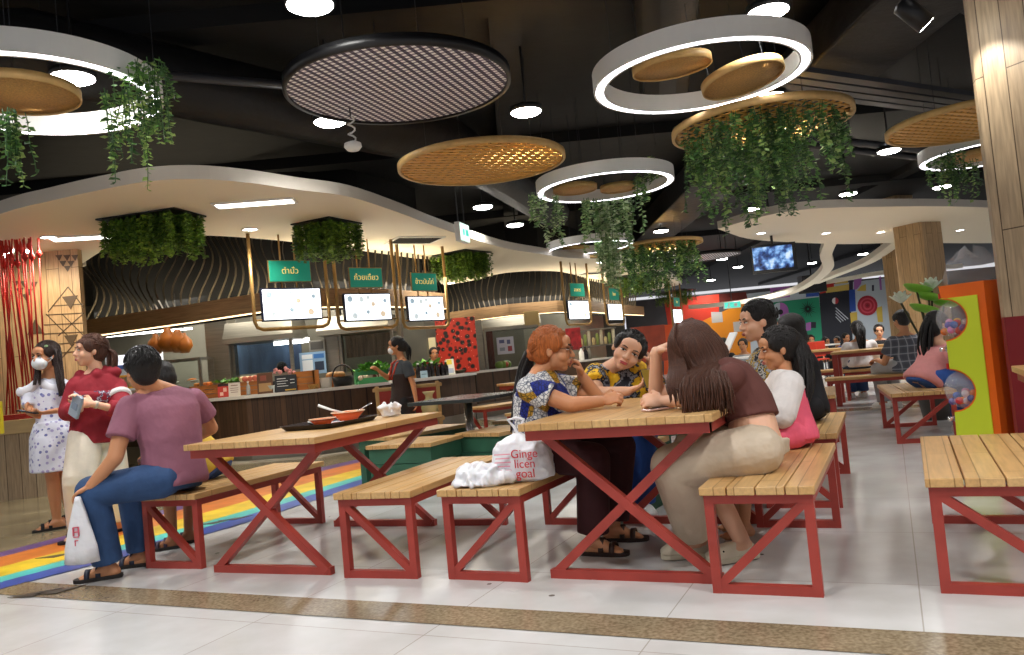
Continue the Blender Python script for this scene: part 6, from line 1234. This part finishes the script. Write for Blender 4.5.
def staff(px, py, Y, label, m):
    h = P(px, py, Y); b = V((h.x, h.y, 0)); F = Fig(label, b, skin['tan'], 1, .016, None); f = V((.3, -.9, 0)).normalized() if px > 400 else V((-.2, 1, 0)).normalized(); r = V((f.y, -f.x, 0)); hd = Head(h, f, (0, 0, 1), 1); nk = h - V((0, 0, .19)); S = [nk + r * s_ * .17 - V((0, 0, .06)) for s_ in (-1, 1)]; Hh = [V((nk.x, nk.y, max(.5, nk.z - .58))) + r * s_ * .09 for s_ in (-1, 1)]
    A = [V((x.x, x.y, .085)) for x in Hh]; K = [Hh[i].lerp(A[i], .5) for i in (0, 1)]; E = [S[i] + V((0, 0, -.26)) + r * (-1, 1)[i] * .06 for i in (0, 1)]; W = [E[i] + f * .2 for i in (0, 1)]
    F.torso(nk, S[0], S[1], Hh[0], Hh[1]); arms = list(zip(S, E, W)); legs = list(zip(Hh, K, A)); F.body(hd, arms, legs)
    for i in (0, 1): F.hand(W[i], W[i] + f * .1, (0, 0, -1), r * (1, -1)[i]); F.foot(A[i], f, False)
    F.done(); hd.face(F.t, F.off); F.shirt(m, arms, .6, .012, .1); F.pants(black_s, legs); F.hair(hairm['black'])
staff(282, 369, 13.2, 'kitchen worker in black bent behind the tall wooden crate', black_s); staff(434, 354, 14.0, 'kitchen worker with black hair behind the sauce bottles', dark_red); staff(676, 327, 24.3, 'distant kitchen worker in black beyond the menu screens', black_s)
# ================================================================ things on the tables and benches
clear = mat('thin_plastic', '#eef0f2', .12, alpha=.1, bump=1.0, bscale=22); bagp = mat('white_bag_plastic', '#dfdfe2', .35, bump=.9, bscale=10, sub=.1)
orange_b = mat('orange_melamine', '#d5541f', .25); TT = .757
def table_pt(px, py, z=TT): return atz(px, py, z)
t = thing('serving_tray', 'black serving tray with two orange bowls on the left table', 'tray', V((-1.217, 5.095, TT)), -23); g = G()
def rrect(w, h, r, z, n=5): return [V((sx * (w - r) + r * math.cos(a), sy * (h - r) + r * math.sin(a), z)) for sx, sy, a0 in ((1, 1, 0), (-1, 1, 90), (-1, -1, 180), (1, -1, 270)) for a in [math.radians(a0 + 90 * k / n) for k in range(n + 1)]]
g.loft([rrect(.17, .26, .04, 0), rrect(.2, .29, .05, .03), rrect(.195, .285, .05, .03), rrect(.168, .258, .04, .006)]); g.build('tray_body', mat('tray_black', '#231d20', .3), t)
g = G(); g.box((.01, .03, .008), (.3, .44, .003)); g.build('paper_liner', mat('liner_white', '#d9d6d2', .6), t)
def bowl(c, r, label, fill):
    t = thing('bowl', label, 'bowl', c, 0, 'orange bowls on the tray'); g = G(); g.lathe([(r * .5, 0), (r * .55, .008), (r, r * .52), (r * .97, r * .52), (r * .52, .014)], seg=32); g.build('shell', [orange_b], t, True); g = G(); g.lathe([(r * .93, r * .42), (r * .94, r * .43)], seg=28); g.build('soup', fill, t)
    g = G(); g.lathe([(r * .95, r * .5), (r * 1.004, r * .5), (r * 1.004, r * .545), (r * .95, r * .545), (r * .95, r * .5)], seg=32, cap=False); g.build('pale_rim', mat('bowl_rim_cream', '#e9c7a0', .3), t, True); return t
b1 = V((-1.227, 4.925, TT + .012)); b2 = V((-1.137, 5.255, TT + .012)); br_ = mat('broth', '#b5652c', .2)
bowl(b1, .085, 'smaller nearer orange bowl on the black tray', br_); bowl(b2, .112, 'larger orange bowl with a spoon, farther back on the black tray', br_)
t = thing('spoon', 'white soup spoon standing in the larger orange bowl', 'spoon', b2); g = G(); g.tube([V((-.02, -.02, .05)), V((-.1, -.06, .085)), V((-.17, -.09, .12))], [.009, .007, .009], 8); g.build('handle', white_plain, t, True); g = G(); g.ell((0, -.01, .045), (.03, .02, .012)); g.build('spoon_bowl', white_plain, t, True)
t = thing('fork', 'steel fork leaning out over the right rim of the larger orange bowl', 'fork', b2); g = G(); g.tube([V((.02, .02, .04)), V((.1, .05, .075)), V((.15, .07, .1))], [.004, .004, .006], 6); g.build('handle', chrome, t, True)
p = V((-1.12, 5.02, TT + .012)); t = thing('red_packet', 'flat red and white packet lying on the front edge of the tray', 'packet', V((-1.13, 4.98, TT + .012)), 20); g = G(); g.box((0, 0, .006), (.1, .05, .012)); g.build('wrapper', mat('packet_red', '#c0392f', .4), t, bevel=.004); g = G(); g.box((0, 0, .0125), (.05, .03, .002)); g.build('print_panel', white_plain, t)
t = thing('saucer', 'shallow white saucer behind the nearer bowl on the tray', 'saucer', V((-1.327, 5.225, TT + .0115)), 0); g = G(); g.lathe([(.04, 0), (.075, .016), (.073, .019), (.038, .005)], seg=24); g.build('dish', white_plain, t, True); g = G(); g.ell((0, 0, .009), (.035, .035, .008)); g.build('sauce', br_, t, True)
p = V((-.89, 5.46, TT)); t = thing('paper_napkin', 'crumpled white napkin on the table beyond the black tray', 'napkin', p); g = G(); n = 20
rings = []
for j, (r, z) in enumerate(((.02, .002), (.05, .004), (.06, .03), (.07, .07), (.055, .075), (.04, .04), (.02, .012))): rings.append([V((r * (1 + .28 * math.sin(3 * a + j) + .15 * math.sin(7 * a + 2 * j)) * math.cos(a), r * (1 + .28 * math.sin(3 * a + j)) * math.sin(a), z * (1 + .3 * math.sin(5 * a) * (1 if z > .02 else 0)))) for a in [k * 2 * math.pi / n for k in range(n)]])
g.loft(rings); NAP = g.build('crumpled_sheet', mat('napkin_white', '#e4e2e2', .8), t, True, vox=.005, sm=1)
p = atz(658, 410, TT); t = thing('phone', 'pale pink phone lying on the front table by the near fist', 'phone', V((p.x, p.y, TT)), -60); g = G(); g.box((0, 0, .006), (.075, .15, .01)); g.build('case', mat('phone_pink', '#d8b4a8', .4), t, bevel=.004); g = G(); g.box((0, 0, .0118), (.066, .138, .002)); g.build('screen', mat('phone_glass', '#20242c', .1), t)
# ---------------------------------------------------------------- carrier bags
def blobbag(name, label, c, rings, m, rz=0, jit=.06, knots=True, ex=2.8):
    t = thing(name, label, 'bag', c, rz); g = G(); L = []
    for j, (w, d, z, ox) in enumerate(rings): L.append([q + V((0, 0, 0)) for q in [V((ox + w * (1 + jit * math.sin(5 * a + j * 1.3)) * math.copysign(abs(math.cos(a)) ** (2 / ex), math.cos(a)), d * (1 + jit * math.sin(4 * a + j * 2.1)) * math.copysign(abs(math.sin(a)) ** (2 / ex), math.sin(a)), z)) for a in [k * 2 * math.pi / 36 for k in range(36)]]])
    g.loft(L); o = g.build('plastic_body', m, t, True, vox=.007, sm=1); crumple(o, jit * .16); return t
from mathutils import noise as mnoise
def crumple(o, a):
    me = o.data; nn = [v.normal.copy() for v in me.vertices]
    for v, n_ in zip(me.vertices, nn):
        c = v.co; v.co = c + n_ * (a * (1 - abs(mnoise.noise(c * 16)) * 2.2) + a * .8 * mnoise.noise(c * 38)) * (0 if c.z < .012 else 1)
c = V((-.005, 4.08, .4515)); red_ink = mat('red_ink', '#c42a36', .5)
t = blobbag('carrier_bag', 'full white carrier bag with red handwriting on the bench end, tied at the top', c, [(.12, .1, 0, 0), (.15, .115, .015, 0), (.15, .118, .1, 0), (.14, .112, .16, -.004), (.11, .09, .195, -.01), (.05, .045, .22, -.015), (.014, .014, .235, -.018)], bagp, -18, .035)
g = G(); g.tube([V((-.018, 0, .23)), V((-.035, 0, .27)), V((-.065, 0, .305)), V((-.02, 0, .315)), V((.02, .0, .305)), V((0, 0, .265)), V((-.016, 0, .23))], .008, 8); g.build('handle_knot', bagp, t, True)
for k, (tx, z, s_) in enumerate((('Ginge', .142, .06), ('licen', .093, .06), ('goal', .045, .062))): lettering('red_lettering', tx, s_, red_ink, t, (.045, -.1275 + (.004 if k == 0 else 0), z), (math.pi / 2 + (-.08 if k == 0 else 0), 0, 0), .0012, 1.0)
for k, z in enumerate((.145, .125, .105, .085, .065)): g = G(); g.box((-.07, -.124, z), (.085 - .01 * (k % 2), .002, .006)); g.build('faded_print', mat('faded_pink_ink', '#dd9aa4', .5), t)
crumple(NAP, .012)
blobbag('plastic_bag', 'crumpled small white plastic bag slumped against the full carrier bag', V((-.22, 4.03, .4515)), [(.13, .09, 0, 0), (.16, .11, .012, 0), (.145, .1, .04, .01), (.1, .07, .07, -.02), (.06, .045, .09, -.04), (.03, .025, .1, -.05)], bagp, -22, .13, True, 2.2)
t = blobbag('tote_bag', 'dark navy cloth bag squeezed between the carrier bag and the patterned blouse', V((.09, 4.27, .4515)), [(.09, .06, 0, 0), (.1, .075, .02, 0), (.1, .07, .15, 0), (.085, .055, .2, 0), (.05, .03, .215, 0)], mat('navy_cloth', '#1f2740', .8, bump=.4, bscale=30), -26, .05)
g = G(); g.tube([V((-.05, 0, .2)), V((-.03, 0, .27)), V((.03, 0, .27)), V((.05, 0, .2))], .008, 8); g.build('strap', MATS['navy_cloth'], t, True)
# bag hanging from the seated man's hand
p = P(80, 530, 4.55); top = P(78, 500, 4.57)
t = thing('carrier_bag', 'white carrier bag with a red mark hanging from the hand of the man in mauve', 'bag', p); g = G(); L = []
for j, (z, w, d) in enumerate(((-.19, .05, .035), (-.185, .095, .05), (-.1, .09, .05), (0, .07, .04), (.09, .045, .03), (.16, .022, .02), (.19, .014, .014))):
    L.append([V((w * (1 + .06 * math.sin(4 * a + j)) * math.cos(a) - .03 * (z + .19) * 0, d * (1 + .1 * math.sin(5 * a + j)) * math.sin(a), z)) for a in [k * 2 * math.pi / 30 for k in range(30)]])
g.loft(L); g.build('plastic_body', bagp, t, True)
for (x, z, w, h) in ((-.012, .0, .006, .05), (.018, .0, .006, .05), (.003, .024, .03, .005), (.003, -.002, .03, .005), (.003, -.03, .03, .005), (.003, -.05, .02, .005), (-.004, -.065, .005, .03)): g = G(); g.box((x, -.0475 - .08 * max(0, -z) * .1, z), (w, .008, h)); g.build('red_mark', mat('red_mark_ink', '#d06070', .5), t)
# ================================================================ capsule machine by the column
N = at(991, 345, 5.3); Fp = at(945, 345, 5.62); N = V((N.x, N.y, 0)); Fp = V((Fp.x, Fp.y, 0)); yd = (Fp - N); Ld = yd.length; yd.normalize(); xd = V((yd.y, -yd.x, 0))
ang = math.degrees(math.atan2(yd.y, yd.x)) - 90; t = thing('capsule_machine', 'orange and lime capsule toy machine with two clear globes beside the column', 'vending machine', N, ang)
orange_p = mat('orange_panel', '#e2661a', .35); lime = mat('lime_panel', '#c6d632', .4); MH = 1.3
cab = [(0, 0), (Ld, 0)]
for cz in (.56, 1.06): cab += [(Ld - .19 * math.cos(a), cz + .145 * math.sin(a)) for a in [math.radians(-86 + 172 * k / 14) for k in range(15)]]
cab += [(Ld, MH), (0, MH)]; g = G(); g.prism(cab, 0, .24, lambda q: V((q.z, q.x, q.y))); g.build('cabinet', orange_p, t)
g = G(); g.box((.15, Ld / 2 - .12, MH / 2), (.2, Ld - .28, MH - .1)); 
gl_c = [V((.10, Ld + .0, 1.06)), V((.10, Ld + .0, .56))]
# lime side panel with two scooped openings at its far edge
y0, y1, z0, z1 = .055, Ld - .005, .05, MH - .09
poly = [(y0, z0), (y1, z0)]
for cz in (.56, 1.06): poly += [(y1 - .2 * math.cos(a), cz + .155 * math.sin(a)) for a in [math.radians(-86 + 172 * k / 14) for k in range(15)]]
poly += [(y1, z1), (y0, z1)]
g = G(); g.prism(poly, -.006, .002, lambda q: V((q.z, q.x, q.y))); g.build('side_panel', lime, t)
dark_in = mat('machine_inside', '#3a3630', .5); gglass = mat('globe_plastic', '#eef2f2', .05, alpha=.2, coat=1.0)
for k, cz in enumerate((1.06, .56)):
    c = V((.1, Ld - .04, cz)); g = G(); g.ell(c, (.13, .135, .135), None, 28, 18); g.build('globe', gglass, t, True)
    cp = [mat('capsule_' + n_, c_, .25) for n_, c_ in (('red', '#c8323a'), ('yellow', '#e0b52c'), ('violet', '#6a5aa8'), ('white', '#dcd8e0'), ('pink', '#d88ab8'), ('blue', '#3a5ab0'), ('orange', '#e07a2c'))]
    M = t.matrix_basis
    for i in range(13 if k == 0 else 11):
        a = i * 2.4; r = .085 * math.sqrt((i % 7 + .5) / 7); q = c + V((r * math.cos(a) - .02, r * math.sin(a), -.085 + .045 * (i // 7) + .01 * (i % 3))); g = G(); g.ell((0, 0, 0), .026, None, 12, 8); o = g.build('toy_capsule', cp[(i + 3 * k) % 7], smooth=True); o.location = N + Matrix.Rotation(math.radians(ang), 3, 'Z') @ q
        tag(o, 'small coloured toy capsule inside the %s globe of the capsule machine' % ('upper' if k == 0 else 'lower'), 'capsule', 'capsules in the %s globe' % ('upper' if k == 0 else 'lower'))
    Ry = Matrix.Rotation(-math.pi / 2, 3, 'X')
    g = G(); g.lathe([(.05, 0), (.05, .02), (.03, .035), (.03, .06)], c=(.1, Ld, cz - .21), seg=18, R=Ry); g.bar((.03, Ld + .065, cz - .21), (.17, Ld + .065, cz - .21), .018, .03); g.build('chrome_knob', chrome, t, True)
    g = G(); g.box((.1, Ld + .015, cz - .3), (.1, .04, .07)); g.build('dispensing_flap', chrome, t, bevel=.006)
    g = G(); g.box((.1, Ld + .004, cz + .17), (.2, .01, .04)); g.build('red_label', mat('label_red', '#c23030', .4), t)
b_ = G(); rings = []
for j, (f_, z) in enumerate(((1.0, .0), (1.12, .03), (1.05, .08), (.9, .15), (.6, .2), (.2, .22))):
    rings.append([V((.12 + .14 * f_ * (1 + .08 * math.sin(5 * a + j)) * math.cos(a), Ld / 2 + Ld * .5 * f_ * (1 + .06 * math.sin(6 * a + 2 * j)) * math.sin(a), MH + z * (1 + .2 * math.sin(3 * a + j)))) for a in [k * 2 * math.pi / 32 for k in range(32)]])
o = thing('plastic_cover', 'crumpled clear plastic bag lying over the top of the capsule machine', 'plastic bag', N, ang); b_.loft(rings); b_.build('film', clear, o, True)
# ================================================================ lotus plant by the rear column
Y = 8.6; b = P(940, 420, Y, 0); t = thing('lotus_plant', 'tall artificial lotus plant with white flowers and bright green leaves before the rear column', 'plant', b)
g = G(); g.lathe([(.16, 0), (.2, .3), (.21, .42), (.19, .42), (.17, .3)], seg=24); g.build('pot', mat('dark_pot', '#3b3630', .5), t, True)
lg = mat('lotus_green', '#7fbf3a', .45); lw = mat('lotus_white', '#dfe8d4', .5); stm = mat('lotus_stem', '#3a3c24', .6)
for px, py, kind in ((917, 292, 'leaf'), (932, 289, 'flower'), (929, 300, 'leaf'), (923, 312, 'leaf'), (901, 303, 'flower'), (944, 306, 'leaf')):
    q = P(px, py, Y) - b; g = G(); g.tube(catmull([V((0, 0, .4)), V((q.x * .25, q.y, q.z * .6)), q], 6), .012, 6); g.build('stem', stm, t, True); g = G()
    if kind == 'leaf': g.lathe([(.005, -.005), (.1, .01), (.15, .05), (.148, .058), (.1, .02), (.005, .006)], c=q, seg=20, R=Matrix.Rotation(.35, 3, 'Y')); g.build('leaf_pad', lg, t, True)
    else:
        for j in range(12): a = j * math.pi / 6; R = Matrix.Rotation(a, 3, 'Z') @ Matrix.Rotation(.9 if j % 2 else .45, 3, 'Y'); g.ell(q + R @ V((0, 0, .07)), (.012, .035, .075), R, 10, 6)
        g.build('blossom', lw, t, True)
# ================================================================ red chairs far away
chm = mat('chair_red', '#c23a26', .4)
def chair(px, Y, label):
    p = P(px, 340, Y, 0); t = thing('cafe_chair', label, 'chair', p, rnd.uniform(-20, 20), 'red chairs under the mural'); g = G(); g.box((0, 0, .45), (.42, .42, .03)); g.build('seat', chm, t, bevel=.01); g = G(); g.box((0, .2, .68), (.42, .03, .34)); g.build('backrest', chm, t, bevel=.01)
    for x in (-1, 1):
        for y in (-1, 1): g = G(); g.tube([(x * .18, y * .18, 0), (x * .17, y * .17, .44)], .014, 6); g.build('leg', pm, t)
chair(806, 17.2, 'orange red cafe chair under the green mural block, nearest the aisle'); chair(816, 17.6, 'orange red cafe chair right of the one nearest the aisle')
for px, Y, lb in ((735, 14.0, 'low far table in front of the boy in grey'), (818, 19.0, 'low far table among the red chairs')):
    p = P(px, 340, Y, 0); t = thing('cafe_table', lb, 'table', p); g = G(); g.box((0, 0, .73), (.8, .6, .03)); g.build('tabletop', white_plain, t); g = G(); g.tube([(0, 0, 0), (0, 0, .72)], .03, 8); g.build('column', pm, t); g = G(); g.lathe([(.25, 0), (.25, .015), (.05, .03)], seg=18); g.build('base', pm, t)
